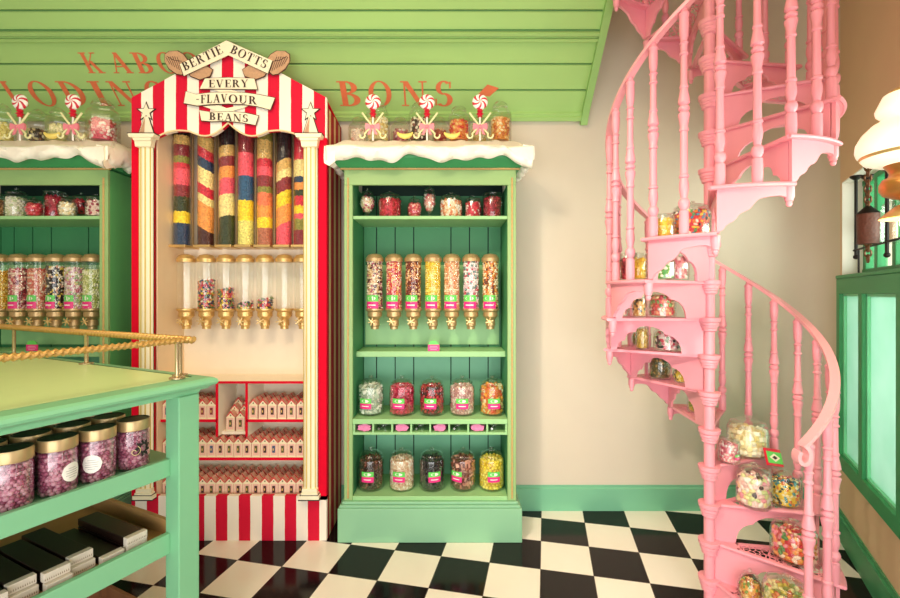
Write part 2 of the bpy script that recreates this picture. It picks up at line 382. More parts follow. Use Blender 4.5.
struct(mb.build('glazing_bead', mat('mint_bead', '#7fd9a6', .4), w2, smooth=False))
# window above the ledge
mb = MB(); D0, D1 = .10, .15
wslab(mb, -1.7, TW, D0, D1, ZS+.022, ZS+.06); wslab(mb, -1.7, TW, D0, D1, ZH-.04, ZH)
for t in (TW-.045, .40, .12, -.2, -.6, -1.0): wslab(mb, t-.025, t+.025, D0, D1, ZS+.02, ZH)
wslab(mb, -1.7, TW, D0+.01, D1-.01, 2.06, 2.085)
w1 = struct(mb.build('window_1', M_MULLION, smooth=False, bev=.004))
mb = MB(); wslab(mb, -1.7, TW, D0+.02, D0+.024, ZS+.03, ZH-.02)
struct(mb.build('window_pane', glass('window_glass', (.93, .98, .94, 1), .25), w1, smooth=False))
mb = MB(); wslab(mb, TW-.008, TW, .0, .2, ZS+.022, ZH); wslab(mb, -1.7, TW, .0, .2, ZH-.008, ZH)
struct(mb.build('window_reveal', M_REVEAL, w1, smooth=False))

# sloped green soffit with painted lettering
SY = lambda s: 3.33-.54*s
SZ = lambda s: 2.97+.54*s
SN = Vector((0, -.7071, -.7071)); SUP = Vector((0, -.7071, .7071))
def sp_(s, off=0): return (SY(s)+SN.y*off, SZ(s)+SN.z*off)
prof = [(3.345, 2.955)]
def grv(s): return [sp_(s-.012), sp_(s-.004, -.012), sp_(s+.004, -.012), sp_(s+.012)]
prof += [sp_(-.01, .03), sp_(.03, .03), sp_(.035, .018), sp_(.06, .018), sp_(.07, 0)]+grv(.27)+grv(.5)
prof += [sp_(.685), sp_(.69, .025), sp_(.715, .03), sp_(.72, .012), sp_(.735, .012), sp_(.74, .035), sp_(.765, .04), sp_(.775, .01)]
prof += grv(.92)+[sp_(1.15), sp_(1.16, .04), sp_(1.25, .04), sp_(1.3, 0), sp_(2.0), (3.345, SZ(2.0))]
XL, XR = -4.48, .985
mb = MB(); n = len(prof)
for x0, x1 in ((XL, XR),):
    mb.prism([(x0, y, z) for y, z in prof], (x1-x0, 0, 0))
tr = struct(mb.build('trim_1', M_SOFFIT, smooth=False))
mb = MB()
for s in (.27, .5, .92): mb.obox(Vector(((XL+XR)/2, 0, 0))+Vector((0,)+sp_(s, -.009)), Vector(((XR-XL)/2, 0, 0)), SUP*.0035, SN*.002)
for s in (.70, .7275, .77): mb.obox(Vector(((XL+XR)/2, 0, 0))+Vector((0,)+sp_(s+.012, .013)), Vector(((XR-XL)/2, 0, 0)), SUP*.004, SN*.008)
struct(mb.build('groove', M_SOFFD, tr, smooth=False))
mb = MB()
ep = [sp_(-.04, .05), sp_(.03, .035), sp_(.12, .03), sp_(2.0, .045), (3.345, SZ(2.0)), (3.345, 2.93)]
mb.prism([(XR, y, z) for y, z in ep], (.05, 0, 0))
struct(mb.build('end_board', M_SOFFM, tr, smooth=False, bev=.006))
mb = MB()
def on_soffit(u, s):
    y, z = sp_(s); return Vector(((u-U0)*y/F, y, z))
def sof_row(txt, s0, s1):
    hh = (s1-s0)*.7637
    for c, u0, u1 in txt:
        k_ = SY((s0+s1)/2)/SY(s0); a = on_soffit(u0, s0); b = on_soffit(u1, s0); a.x *= k_; b.x *= k_; w = glyph(c)[0]
        letter(mb, c, a, Vector((1, 0, 0)), SUP, hh, 0, SN*.002, (b-a).x/(w*hh))
sof_row([('K', 83, 100), ('A', 109, 129), ('B', 134, 152), ('O', 157, 177), ('O', 181, 201), ('M', 206, 229), ('!', 236, 244)], .425, .60)
sof_row([('E', -80, -62), ('X', -56, -36), ('P', -31, -12), ('L', 6, 22), ('O', 30, 55), ('D', 62, 86), ('I', 93, 106), ('N', 112, 136), ('G', 145, 167),
         ('B', 196, 216), ('O', 224, 248), ('N', 256, 280), ('-', 308, 322), ('B', 338, 361), ('O', 368, 392), ('N', 401, 427), ('S', 434, 454)], .125, .355)
a = on_soffit(487, .26)
mb.add([a+Vector((-.065, 0, 0))+SUP*(-.02)+SN*.002, a+Vector((.02, 0, 0))+SUP*(-.035)+SN*.002, a+Vector((.085, 0, 0))+SUP*.025+SN*.002, a+Vector((.0, 0, 0))+SUP*.05+SN*.002], [[0, 1, 2, 3]])
struct(mb.build('lettering', M_LETTER, tr, smooth=False))

# ------------------------------------------------------------------ jars and sweets
def cmat(c): return mat('sweet_'+c.lstrip('#'), c, .35, var=.06, scale=50)
BODY = {
 'cookie': [(0, 0), (.9, 0), (1, .05), (1, .66), (.95, .74), (.80, .78), (.80, .82)],
 'tin': [(0, 0), (.95, 0), (1, .04), (1, .82), (.94, .86), (.94, .9)],
 'globe': [(0, 0), (.6, 0), (.85, .1), (1, .32), (.98, .5), (.8, .68), (.62, .74), (.62, .79)],
 'goblet': [(0, 0), (.6, 0), (.58, .03), (.14, .07), (.14, .16), (.55, .24), (.95, .42), (1, .6), (.8, .74), (.66, .76), (.66, .8)],
 'hex': [(0, 0), (.97, 0), (1, .05), (1, .62), (.85, .72), (.6, .78), (.6, .82)],
}
LIDS = {
 'cookie': [(.84, .80), (.88, .82), (.86, .84), (.72, .875), (.4, .92), (.12, .935), (.1, .95), (.19, .965), (.2, .985), (.1, 1), (0, 1)],
 'tin': [(.98, .88), (1.0, .9), (.98, .95), (.3, .965), (.12, .97), (.14, .99), (0, 1)],
 'globe': [(.66, .78), (.7, .8), (.6, .84), (.3, .9), (.1, .92), (.15, .96), (.1, 1), (0, 1)],
 'goblet': [(.7, .79), (.74, .81), (.6, .86), (.2, .91), (.08, .93), (.14, .97), (0, 1)],
 'hex': [(.64, .80), (.7, .82), (.62, .88), (.35, .95), (0, 1)],
}
def jar(name, label, loc, d, h, pal, kind='cookie', cs=.012, ck='bean', fill=.95, group=None, cat='sweet jar', lab=None, labw=.5, labz=(.22, .55), core=None, lidmat=None, seg=28):
    loc = Vector(loc); R = d/2; o = thing(name, label, cat, loc, group)
    if kind == 'hex': seg = 6
    ph = rad(30) if kind == 'hex' else 0
    bp = [(r*R, z*h) for r, z in BODY[kind]]
    MB().lathe(bp, loc, seg, ph=ph).build('jar_body', M_GLASS2, o, ang=35)
    MB().lathe([(r*R, z*h) for r, z in LIDS[kind]], loc, seg, ph=ph).build('lid', lidmat or M_GLASS2, o, ang=50)
    zt = BODY[kind][-3 if kind != 'tin' else -2][1]; zb = .2 if kind == 'goblet' else .02
    z1 = (zb+(zt-zb)*fill)*h; z0 = zb*h+.003
    def rr(z): return float(np.interp(z/h, [q[1] for q in BODY[kind]], [q[0] for q in BODY[kind]]))*R*(.87 if kind == 'hex' else 1)
    ex = {'ball': 1.1, 'bean': 1.3, 'disc': 1.2, 'stick': 1.6, 'cube': 1.15, 'slab': 1.2}[ck]
    pts = []; z0 += cs*ex; nl = max(2, int((z1-z0)/(cs*1.35)))
    for i in range(nl+1):
        z = z0+(z1-z0)*i/nl; q = rr(max(z, z0+.01*h))-cs*ex*.95-.003
        if q < cs: continue
        n = max(5, int(2*PI*q/(cs*1.75)))
        for k in range(n):
            a = 2*PI*(k+.5*(i % 2)+random.uniform(-.2, .2))/n
            pts.append((loc.x+q*math.cos(a), loc.y+q*math.sin(a), loc.z+z+random.uniform(-.1, .2)*cs))
    q = rr(z1)-cs*2
    while q > 0:
        n = max(1, int(2*PI*q/(cs*1.8)))
        for k in range(n):
            a = 2*PI*k/n+q*50; pts.append((loc.x+q*math.cos(a), loc.y+q*math.sin(a), loc.z+z1+random.uniform(0, .9)*cs))
        q -= cs*1.7
    z0 -= cs*ex*.8; mb = MB(); prof = [(0, z0)]
    for i in range(9):
        z = z0+(z1-z0)*i/8; prof.append((max(.002, rr(max(z, z0+.01*h))-cs*1.2), z))
    prof.append((0, z1))
    mb.lathe(prof, loc, 16, m=len(pal)); mb.blobs(pts, cs, ck, len(pal), hi=cs*F/max(.8, loc.y) > 2.6)
    f = mb.build('sweets_filling', [cmat(c) for c in pal]+[cmat(core or pal[0])], o, ang=60); f['kind'] = 'stuff'
    if lab is not None: label_patch(o, loc, R*1.012, h*labz[0], h*labz[1], lab, labw)
    return o
def label_patch(o, loc, R, z0, z1, ang, w, top_arch=False):
    mb = MB(); n = 6; zm = (z0*.48+z1*.52)
    def strip(za, zb, m, wa=1.0, rr=R):
        a = [ang+w*wa*(k/n-.5) for k in range(n+1)]
        v = [(loc.x+rr*math.cos(x), loc.y+rr*math.sin(x), loc.z+z) for z in (za, zb) for x in a]
        mb.add(v, np.array([[k, k+1, n+2+k, n+1+k] for k in range(n)]), m)
    strip(z0, zm, 1); strip(zm, z1, 0)
    hh = z1-z0
    e = []
    for k in range(14):
        x = 2*PI*k/14; e.append((loc.x+R*1.006*math.cos(ang+w*.3*math.cos(x)), loc.y+R*1.006*math.sin(ang+w*.3*math.cos(x)), loc.z+(zm+z1)/2+hh*.15*math.sin(x)))
    mb.add(e, [list(range(14))], 2)
    strip(z0+hh*.22, z0+hh*.30, 2, .6, R*1.004)
    mb.build('label', [M_LGREEN, M_LPINK, M_LWHITE], o, smooth=False)

# ------------------------------------------------------------------ green cabinets
CY = 2.904
def cabinet(loc, label):
    o = thing('display_cabinet', label, 'cabinet', loc, 'matching green sweet cabinets'); L = Vector(loc)
    def q(x, y, z): return (L.x+x, L.y+y, z)
    D = WY-.025-CY
    mb = MB(); mb.box(q(-.61, 0, 0), q(.61, D, .225)); mb.box(q(-.60, .008, .225), q(.60, D, .243)); mb.box(q(-.585, .02, .243), q(.585, D, .262))
    mb.build('plinth', M_PLINTH, o, smooth=False, bev=.005)
    mb = MB()
    for s in (-1, 1): mb.box(q(s*.575, .036, .262), q(s*.518, .06, 2.372))
    mb.box(q(-.575, .036, 2.372), q(.575, .06, 2.475))
    mb.build('face_frame', M_FRAME, o, smooth=False, bev=.004)
    for s in (-1, 1):
        MB().box(q(s*.575, .06, .262), q(s*.555, D, 2.475)).build('side_panel', M_SIDE, o, smooth=False)
    mb = MB(); zz = np.linspace(.28, 2.42, 140)
    for s in (-1, 1):
        MB().tube([q(s*.548, .034, z) for z in zz], .006, 6, lob=2, twist=190).build('rope_moulding', M_ROPE, o)
    MB().tube([q(x, .03, 2.478) for x in np.linspace(-.6, .6, 90)], .007, 6, lob=2, twist=190).build('rope_moulding', M_ROPE, o)
    mb = MB()
    xs = [-.518, -.42, -.28, -.14, .14, .28, .42, .518]
    mb2 = MB()
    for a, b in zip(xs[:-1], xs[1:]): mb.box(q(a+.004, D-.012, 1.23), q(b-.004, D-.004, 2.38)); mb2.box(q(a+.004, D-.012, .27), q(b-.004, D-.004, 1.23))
    mb.build('back_boards', M_INNER, o, smooth=False); mb2.build('back_boards', mat('paler_lower_boards', '#74b892', .5, var=.10, scale=6), o, smooth=False)  # boards below the ledge get a paler green than those above
    MB().box(q(-.53, D-.004, .262), q(.53, D, 2.475)).build('back_gap', M_GAP, o, smooth=False)
    mb = MB()
    for s in (-1, 1): mb.box(q(s*.518, .06, .27), q(s*.530, D, 2.38))
    mb.build('lining', M_INNER, o, smooth=False)
    pr = [(.03, 2.485), (.01, 2.50), (-.03, 2.535), (-.035, 2.56), (-.035, 2.60), (D, 2.60), (D, 2.485)]
    mb = MB(); n = len(pr); V = []
    for s in (-1, 1):
        for (y, z) in pr: V.append(q(s*(.60+max(0, (.03-y)) if y < .2 else .60), y, z))
    mb.add(V, [list(range(n)), list(range(n, 2*n))[::-1]]+[[i, (i+1) % n, n+(i+1) % n, n+i] for i in range(n)])
    mb.build('cornice', M_CORN, o, smooth=False)
    for za, zb, yf in ((2.146, 2.168, .05), (1.206, 1.2445, .15), (.772, .806, .04)):
        MB().box(q(-.518, yf, za), q(.518, D-.012, zb)).build('shelf', M_SHELFG, o, smooth=False, bev=.003)
    MB().box(q(-.518, .04, .262), q(.518, D-.012, .29)).build('shelf', M_SHELFG, o, smooth=False, bev=.003)
    MB().box(q(-.50, D-.03, 1.265), q(.50, D-.013, 1.86)).build('mounting_board', M_SHELFG, o, smooth=False)
    MB().box(q(-.518, .045, .700), q(.518, D-.012, .716)).build('shelf', M_SHELFG, o, smooth=False)
    mb = MB()
    for k in range(9):
        x = -.51+1.02*k/8; mb.box(q(x-.006, .045, .716), q(x+.006, D-.02, .772))
    mb.build('pigeonhole_dividers', M_SHELFG, o, smooth=False)
    # icing dripping over the top
    mb = MB(); nx = 110; rows = []
    for i in range(nx+1):
        a = i/nx; x = -.66+1.32*a; e = min(a, 1-a)
        dip = .015*math.sin(a*17+.6)+.011*math.sin(a*29+2)+.008*math.sin(a*53)
        endd = .05*math.exp(-(e/.05)**2)
        zl = 2.515+dip-endd; b = .010*math.sin(a*41)+.008*math.sin(a*23+1)
        zt = 2.598+.006*math.sin(a*19)
        e2 = .02*(1-min(1, e/.02))
        top = [(-.10+b, 2.552+.4*dip, ), (-.108+b, 2.57), (-.10, zt-.006), (-.07, zt)]
        rows.append([(x, -.055, zl+.01), (x, -.075+b, zl-.004), (x, -.098+b, zl+.012), (x, -.108+b+.004*math.sin(a*70), zl+.035), (x, -.098+.5*b, zl+.05), (x, -.108, zt-.018), (x, -.09, zt-.003), (x, -.05, zt+.004),
                     (x*.96, .0, zt+.03+.006*math.sin(a*37)), (x*.90, .04, 2.665+.006*math.sin(a*31)+.005*math.sin(a*67)), (x*.86, .10, 2.688), (x*.86, D, 2.690), (x*.86, D, 2.60)])
    m_ = len(rows[0]); V = [q(*p) for r in rows for p in r]
    f = np.array([[i*m_+j, i*m_+j+1, (i+1)*m_+j+1, (i+1)*m_+j] for i in range(nx) for j in range(m_-1)])
    jj = f[:, 0] % m_
    mb.add(np.array(V), f[jj < 7], 0); mb.F.append((f[jj >= 7], 1))
    mb.F.append((np.array([list(range(m_))]), 0)); mb.F.append((np.array([list(range(nx*m_, nx*m_+m_))[::-1]]), 0))
    for s in (-1, 1):                                       # the icing wraps round both ends
        n2 = 24; V = []
        for i in range(n2+1):
            y = -.09+(D+.085)*i/n2; zl = 2.475+.014*math.sin(i*.9+s)+.01*math.sin(i*2.1)+.02*min(1, i/6)
            V += [q(s*.60, y, zl+.03), q(s*.64, y, zl), q(s*.672, y, zl+.018), q(s*.675, y, zl+.05+.006*math.sin(i*1.7)), q(s*.672, y, 2.588+.017*min(1, (i+1)/8)), q(s*.60, y, 2.600+.068*min(1, i/9))]
        f6 = [[i*6+j, i*6+(j+1) % 6, (i+1)*6+(j+1) % 6, (i+1)*6+j] for i in range(n2) for j in range(6)]
        mb.add(V, f6+[[0, 1, 2, 3, 4, 5], [n2*6+j for j in range(6)]], 0)
    mb.build('icing_topping', [M_SNOW, M_SPRK], o, ang=70)
    return o
CXR, CXL = -.133, -2.862
cabR = cabinet((CXR, CY, 0), 'tall green cabinet of sweet jars between striped kiosk and bare wall')
cabL = dup(cabR, (CXL, CY, 0), 'tall green cabinet behind the mint counter, cut off by picture edge')

# dispensers
def dispenser(name, label, loc, pal, fill, cs=.009, ck='bean', tag_=True, group=None, lidm=None, wall=None, knob_rot=0.0):
    """loc = centre of the tube bottom; z extents follow the photograph"""
    L = Vector(loc); o = thing(name, label, 'sweet dispenser', L, group); R = .056; hgt = .345
    MB().lathe([(R, 0), (R, hgt)], L, 24).build('tube', M_GLASS, o)
    MB().lathe([(0, hgt-.012), (R*1.12, hgt-.012), (R*1.12, hgt+.012), (R*.98, hgt+.022), (R*.8, hgt+.036), (R*.3, hgt+.044), (0, hgt+.046)], L, 24).build('lid', lidm or M_GOLDD, o, ang=30)
    MB().lathe([(0, .004), (R*1.12, .004), (R*1.12, -.008), (R*1.0, -.012), (R*.9, -.02), (R*.92, -.05), (R*.72, -.062), (R*.55, -.075), (R*.6, -.085), (R*.62, -.115), (R*.5, -.122), (R*.5, -.14), (0, -.14)], L, 24).build('spout', lidm or M_GOLDD, o, ang=30)
    mb = MB(); c = L+Vector((-.012, -R*.95, -.085))
    for k in range(3):
        a = knob_rot+k*PI/3+.3; dv = Vector((math.cos(a), -.1, math.sin(a)))*.028; mb.tube([c-dv, c+dv], .0042, 6)
    mb.tube([c, c+Vector((0, .03, 0))], .007, 8)
    mb.build('turn_knob', mat('pale_brass_knob', '#e8c98a', .3, metal=.5), o)
    mb = MB(); mb.box((L.x-.015, L.y+.02, L.z-.02), (L.x+.015, wall-.002, L.z-.006)); 
    mb.build('bracket', M_GOLDD, o, smooth=False)
    if fill > 0:
        top = hgt*.97*fill; pts = []; q = R-cs*.8-.001; nl = max(1, int(top/(cs*1.5)))
        for i in range(nl+1):
            n = int(2*PI*q/(cs*1.7))
            for k in range(n):
                a = 2*PI*(k+.5*(i % 2)+random.uniform(-.25, .25))/n
                if math.sin(a) > .45: continue
                pts.append((L.x+q*math.cos(a), L.y+q*math.sin(a), L.z+.01+top*i/nl+random.uniform(-.25, .25)*cs+.05*(1-fill)*math.cos(a)*(.3 if i == nl else 0)))
        if fill < .96:
            for k in range(40):
                a = random.uniform(0, 6.28); r = q*math.sqrt(random.random()); pts.append((L.x+r*math.cos(a), L.y+r*math.sin(a), L.z+top+cs*.6))
        mb = MB(); mb.lathe([(0, .005), (q-cs*.4, .005), (q-cs*.4, top), (0, top)], L, 14, m=len(pal)); mb.blobs(pts, cs, ck, len(pal))
        f = mb.build('sweets_filling', [cmat(c) for c in pal]+[cmat(pal[0])], o, ang=60); f['kind'] = 'stuff'
    if tag_:
        ang = -PI/2-.25; label_patch(o, L, R*1.02, .005, .098, ang, 1.7)
    return o
DP = [('white and dark mixed beans', ['#f3d7b0', '#5b1f1a', '#d8b27a', '#fff1dc', '#c0667a'], 'bean'),
      ('red, orange and pink beans', ['#d9384a', '#f0a052', '#f5d9a0', '#e06a72', '#f7c7b5'], 'bean'),
      ('brown and red beans', ['#7a2b22', '#c9824a', '#f0cf9c', '#8f3f2a', '#e3a46a'], 'bean'),
      ('bright yellow drops', ['#f3d43c', '#f7e36a', '#e9c02c', '#fbeb9a'], 'ball'),
      ('peach and cream beans', ['#f3c79a', '#e8a468', '#fbe6c6', '#d98b5a'], 'bean'),
      ('white sweets with teal and red flecks', ['#f6ece6', '#e9c8cf', '#6a8f8c', '#fff8f2', '#c94a5c'], 'ball'),
      ('orange and dark beans', ['#f0b45a', '#6b2a1c', '#f6dfae', '#d9772f', '#fff2d5'], 'bean')]
DPX = [374.8, 394, 413.3, 432.9, 451.8, 471, 490.4]
PW = WY-.025-.03
for k, (nm, pal, ck) in enumerate(DP):
    dispenser('sweet_dispenser', f'glass dispenser tube of {nm} beside the bare wall', ((DPX[k]-U0)*3.1/F, 3.1, 1.537), pal, 1, ck=ck, group='wall dispensers in the cabinet beside the bare wall', wall=PW, knob_rot=k*.7)
DL = [('golden yellow beans', ['#f0c84a', '#f6dc86', '#e0a832']), ('pink and red chips', ['#e9a9a0', '#c9485a', '#f6ddc8', '#8e2f3c']),
      ('peach and coral shards', ['#f0b59a', '#e58b72', '#fbe2cc', '#d96a5a']), ('black, white and yellow pieces', ['#1d1412', '#2a1c1a', '#f6eedd', '#f2d05c', '#40201c', '#e9b7a0']),
      ('pastel speckled beads', ['#f4ddd6', '#d9a9c0', '#a9c48a', '#fff2ea', '#c9687a', '#e0d08a']), ('pale green drops', ['#d5d98a', '#e9eab2', '#b9c46a', '#f3f0cf'])]
DLX = [0, 19, 37.8, 56.2, 74.6, 92.6]
for k, (nm, pal) in enumerate(DL):
    dispenser('sweet_dispenser', f'glass dispenser tube of {nm} above the rope rail', ((DLX[k]-U0)*3.1/F, 3.1, 1.537), pal, [.75, .8, .8, .85, .82, .78][k], group='wall dispensers in the cabinet behind the counter', wall=PW, knob_rot=k*.7+.4)

# jars in the cabinets
ZT, ZM, ZL = 2.1685, .8065, .2905
MIDJ = [(371, 'pale grey-green wrapped sweets', ['#d5dcc8', '#b5c4ae', '#eef0e2'], 'slab', .017, '#a9b8a2'), (402, 'deep pink jelly sweets', ['#c2224a', '#d63a5e', '#a8183c', '#e0607a'], 'cube', .015, '#a01838'),
        (432, 'red and black laces', ['#a31b2c', '#d22f3c', '#3c1216', '#c9283a'], 'bean', .014, '#5a1018'), (462, 'dusty pink drops', ['#d8a9a0', '#e6c4b8', '#c08a86', '#f0dacd'], 'bean', .012, '#b98580'),
        (492, 'orange and yellow rings', ['#f2a83c', '#e8703c', '#f7d98a', '#d9532f', '#fbeec0'], 'disc', .016, '#d97a3a')]
for u, nm, pal, ck, cs, co in MIDJ:
    jar('sweet_jar', f'lidded glass jar of {nm} on the shelf above the pigeonholes', ((u-U0)*3.08/F, 3.08, ZM), .178, .268, pal, cs=cs, ck=ck, group='jars on the shelf above the pigeonholes', lab=-PI/2-.1+(u-432)*.003, labw=.95, labz=(.2, .46), core=co)
LOWJ = [(371, 'dark brown chocolate drops', ['#4a2018', '#6b3324', '#2e1410', '#7d4330'], 'bean', .013, '#3a1812'), (402, 'cream and white mints', ['#f3dcc2', '#fff2e2', '#e9c9aa', '#d9a98a'], 'bean', .010, '#e0c2a2'),
        (432, 'nearly black liquorice', ['#14131a', '#232029', '#1a1620'], 'bean', .013, '#121118'), (463, 'brown and pink cola sweets', ['#8a4a3a', '#b5705a', '#5e2a24', '#d99a86'], 'slab', .017, '#7a4034'),
        (491.5, 'bright yellow balls', ['#f4d93a', '#f8e56c', '#e6c42c'], 'ball', .014, '#c9a52a')]
for i, (u, nm, pal, ck, cs, co) in enumerate(LOWJ):
    jar('sweet_jar', f'lidded glass jar of {nm} on the lowest shelf above the plinth', ((u-U0)*3.08/F, 3.08, ZL), .18, .282, pal, cs=cs, ck=ck, group='jars on the lowest cabinet shelf', lab=-PI/2+[-.1, -.15, .25, -.6, .1][i], labw=.95, labz=(.25, .5), core=co)
TOPJ = [(367.5, 'goblet', .115, .22, 'mixed pink and cream sweets', ['#f0cdb2', '#c9586a', '#d8d09a', '#fff0e0']), (390, 'cookie', .165, .20, 'glossy red sweets', ['#c91f38', '#e23a52', '#a31228']),
        (414.5, 'globe', .11, .17, 'coral pink sweets', ['#d9485c', '#f0a090', '#c22f48']), (429.5, 'goblet', .10, .25, 'pink and white sweets', ['#f0b0a0', '#fff0e6', '#d96a72']),
        (451, 'cookie', .165, .19, 'cream and orange popcorn', ['#fbe6c8', '#f0b98a', '#fff6e8', '#e0845a']), (473, 'cookie', .12, .17, 'red and white sweets', ['#d8324a', '#f6d9d0', '#b81f38']), (492.5, 'tin', .14, .19, 'dark red sweets', ['#96182e', '#b8283e', '#7a1024'])]
for u, kd, d, h, nm, pal in TOPJ:
    jar('sweet_jar', f'{"stemmed" if kd=="goblet" else "small"} glass jar of {nm} on top shelf beside the kiosk', ((u-U0)*3.1/F, 3.1, ZT), d, h, pal, kind=kd, cs=.012, fill=.85, group='jars on the top shelf beside the kiosk')
TOPL = [(-4, 'cookie', .13, .2, 'brown toffees', ['#8a5a32', '#c9935a']), (16.5, 'cookie', .135, .22, 'cream and green mints', ['#f3ead2', '#cfd8a2', '#fff6e6']), (34, 'globe', .11, .14, 'bright red sweets', ['#e0304a', '#f06a7a', '#c01c34']),
        (44, 'cookie', .09, .15, 'dark cherry sweets', ['#8c1c30', '#b03048']), (55, 'tin', .13, .21, 'scarlet sweets', ['#c92238', '#e0485c', '#a01428']), (67.5, 'globe', .115, .15, 'cream popcorn', ['#fbe8c8', '#f2d3a0', '#fff8ea']),
        (81, 'goblet', .13, .2, 'red and black berries', ['#d0283c', '#f05a66', '#3a1216']), (96, 'cookie', .12, .16, 'pale pink and wine sweets', ['#f0cfc0', '#a83048', '#fbe9dd'])]
DEPL = {34: 3.015, 44: 3.24, 55: 3.13, 67.5: 3.01, 81: 3.14, 96: 3.02}
for u, kd, d, h, nm, pal in TOPL:
    TYL = DEPL.get(u, 3.1)
    jar('sweet_jar', f'{"stemmed" if kd=="goblet" else "small"} glass jar of {nm} on top shelf behind the counter', ((u-U0)*TYL/F, TYL, ZT), d, h, pal, kind=kd, cs=.012, fill=.85, group='jars on the top shelf behind the counter')
# jars, lollipops and foam bananas on the icing
ZI = 2.6915
ICEJ = [(358.5, .15, .19, 'small', 'cream and pink foam sweets', ['#fbe3d0', '#f0b8a8', '#fff4e6']), (378, .18, .225, 'large', 'yellow and white twists', ['#f6e2a6', '#fff3d2', '#e9c878']), (400.5, .15, .19, 'small', 'pink and purple chews', ['#d9788a', '#f3c9b5', '#a84a6a', '#fbe6d8']),
        (419, .16, .22, 'tall', 'dark and cream liquorice', ['#3a2420', '#f0d9b8', '#8a4a3a', '#fff0dc']), (440, .13, .19, 'small', 'coral and red jellies', ['#e07058', '#c9404a', '#f6c29a']), (459, .17, .20, 'wide', 'orange and scarlet jellies', ['#e8843c', '#d8483c', '#f6c87a']),
        (478.5, .16, .19, 'small', 'pale lemon drops', ['#f3dfa0', '#fbeec8', '#e0b870']), (500, .17, .225, 'large', 'orange honeycomb chips', ['#e0903c', '#c9703a', '#f3c47a', '#fbe2b0'])]
for i_, (u, d, h, sz, nm, pal) in enumerate(ICEJ):
    IY = 3.06 if i_ % 2 else 3.21
    jar('sweet_jar', f'{sz} hexagonal glass jar of {nm} on the icing beside the kiosk', ((u-U0)*IY/F, IY, ZI), d, h*1.32, pal, kind='hex', cs=.014, fill=.72, group='hexagonal jars on the icing beside the kiosk')
ICEL = [(2, .15, .21, 'small', 'lemon yellow sweets', ['#f0dc7a', '#fbeeb8']), (38, .16, .23, 'large', 'dark mixed liquorice', ['#3c2a1c', '#e9d29a', '#8a5a3a', '#f6ecd2']), (58, .14, .19, 'small', 'olive and yellow sweets', ['#c9c47a', '#f0e2a0']),
        (83, .13, .18, 'small', 'cream fudge', ['#f6e6c2', '#e9cf9a']), (103, .20, .24, 'wide', 'red and white mints', ['#e0586a', '#fff0e6', '#f6c9c0', '#c93048'])]
for i_, (u, d, h, sz, nm, pal) in enumerate(ICEL):
    IY = 3.21 if i_ % 2 else 3.06
    jar('sweet_jar', f'{sz} hexagonal glass jar of {nm} on icing above the counter', ((u-U0)*IY/F, IY, ZI), d, h*1.32, pal, kind='hex', cs=.014, fill=.6, group='hexagonal jars on the icing above the counter')
def lollipop(u, label, group):
    Y = 2.93; x = (u-U0)*Y/F; o = thing('lollipop_ornament', label, 'lollipop ornament', (x, Y, 2.665), group)
    zc = H+(V0-102)*Y/F
    MB().tube([(x, Y, 2.664), (x, Y, zc)], .006, 8).build('stick', M_WHITE, o)
    mb = MB(); n = 60; rr = [(.0, .018), (.012, .0178), (.024, .017), (.036, .0145), (.046, .010), (.052, 0.0)]
    for side in (-1, 1):
        V = []
        for r, y in rr:
            for k in range(n):
                a = 2*PI*k/n+r*20*side; V.append((x+r*math.cos(a), Y+side*y, zc+r*math.sin(a)))
        for i in range(len(rr)-1):
            for mm in (0, 1):
                f = np.array([[i*n+k, i*n+(k+1) % n, (i+1)*n+(k+1) % n, (i+1)*n+k] for k in range(n) if (1 if k % 10 < 4 else 0) == mm])
                mb.V.append(np.array(V)); mb.F.append((f+mb.n, mm)); mb.n += len(V)
    mb.build('swirl_disc', [M_WHITE, M_REDC], o, ang=80)
    MB().lathe([(0, -.055), (.016, -.055), (.02, -.066), (.012, -.072), (.024, -.085), (.013, -.092), (.018, -.104), (0, -.106)][::-1], (x, Y, zc+.004), 14).build('twist_wrapper', M_REDC, o)
    zb = H+(V0-127.5)*Y/F; y = Y-.012
    mb = MB()
    for s in (-1, 1):
        mb.prism([(x, y-.01, zb-.008), (x+s*.045, y-.01, zb-.024), (x+s*.05, y-.01, zb), (x+s*.045, y-.01, zb+.022), (x, y-.01, zb+.008)], (0, .016, 0))
        mb.prism([(x, y-.008, zb), (x+s*.012, y-.008, zb), (x+s*.034, y-.008, zb-.055), (x+s*.016, y-.008, zb-.05)], (0, .008, 0))
    mb.sph((x, y-.006, zb), (.014, .012, .014)); mb.build('bow', mat('bow_pink', '#f08a98', .45), o, smooth=False)
    for s in (-1, 1):
        MB().tube([(x-s*.01, y, zb-.015), (x+s*.07, y, zb+.093)], .0065, 8).build('candy_stick', mat('pale_candy', '#f2efb4', .4, var=.2, scale=90), o)
        pth = [(x+s*.01, y-.004, zb), (x+s*.055, y-.004, zb-.05)]+[(x+s*(.068+.018*math.cos(a)), y-.004, zb-.058+.018*math.sin(a)) for a in (2.6, 3.3, 4.0, 4.7, 5.4, 6.1, 6.6)]
        MB().tube(pth, .006, 8).build('candy_cane', mat('pale_candy_cane', '#f5e9b0', .4, var=.25, scale=90), o)
    return o
lollipop(373, 'red swirl lollipop standing in the icing, near the kiosk roof', 'lollipops on the icing beside the kiosk')
lollipop(427, 'red swirl lollipop in the middle of the icing between two others', 'lollipops on the icing beside the kiosk')
lollipop(480, 'red swirl lollipop below the red diamond on the green soffit', 'lollipops on the icing beside the kiosk')
lollipop(20, 'leftmost red swirl lollipop, on icing above the counter by the picture edge', 'lollipops on the icing above the counter')
lollipop(73, 'red swirl lollipop on icing above the counter, second from the picture edge', 'lollipops on the icing above the counter')
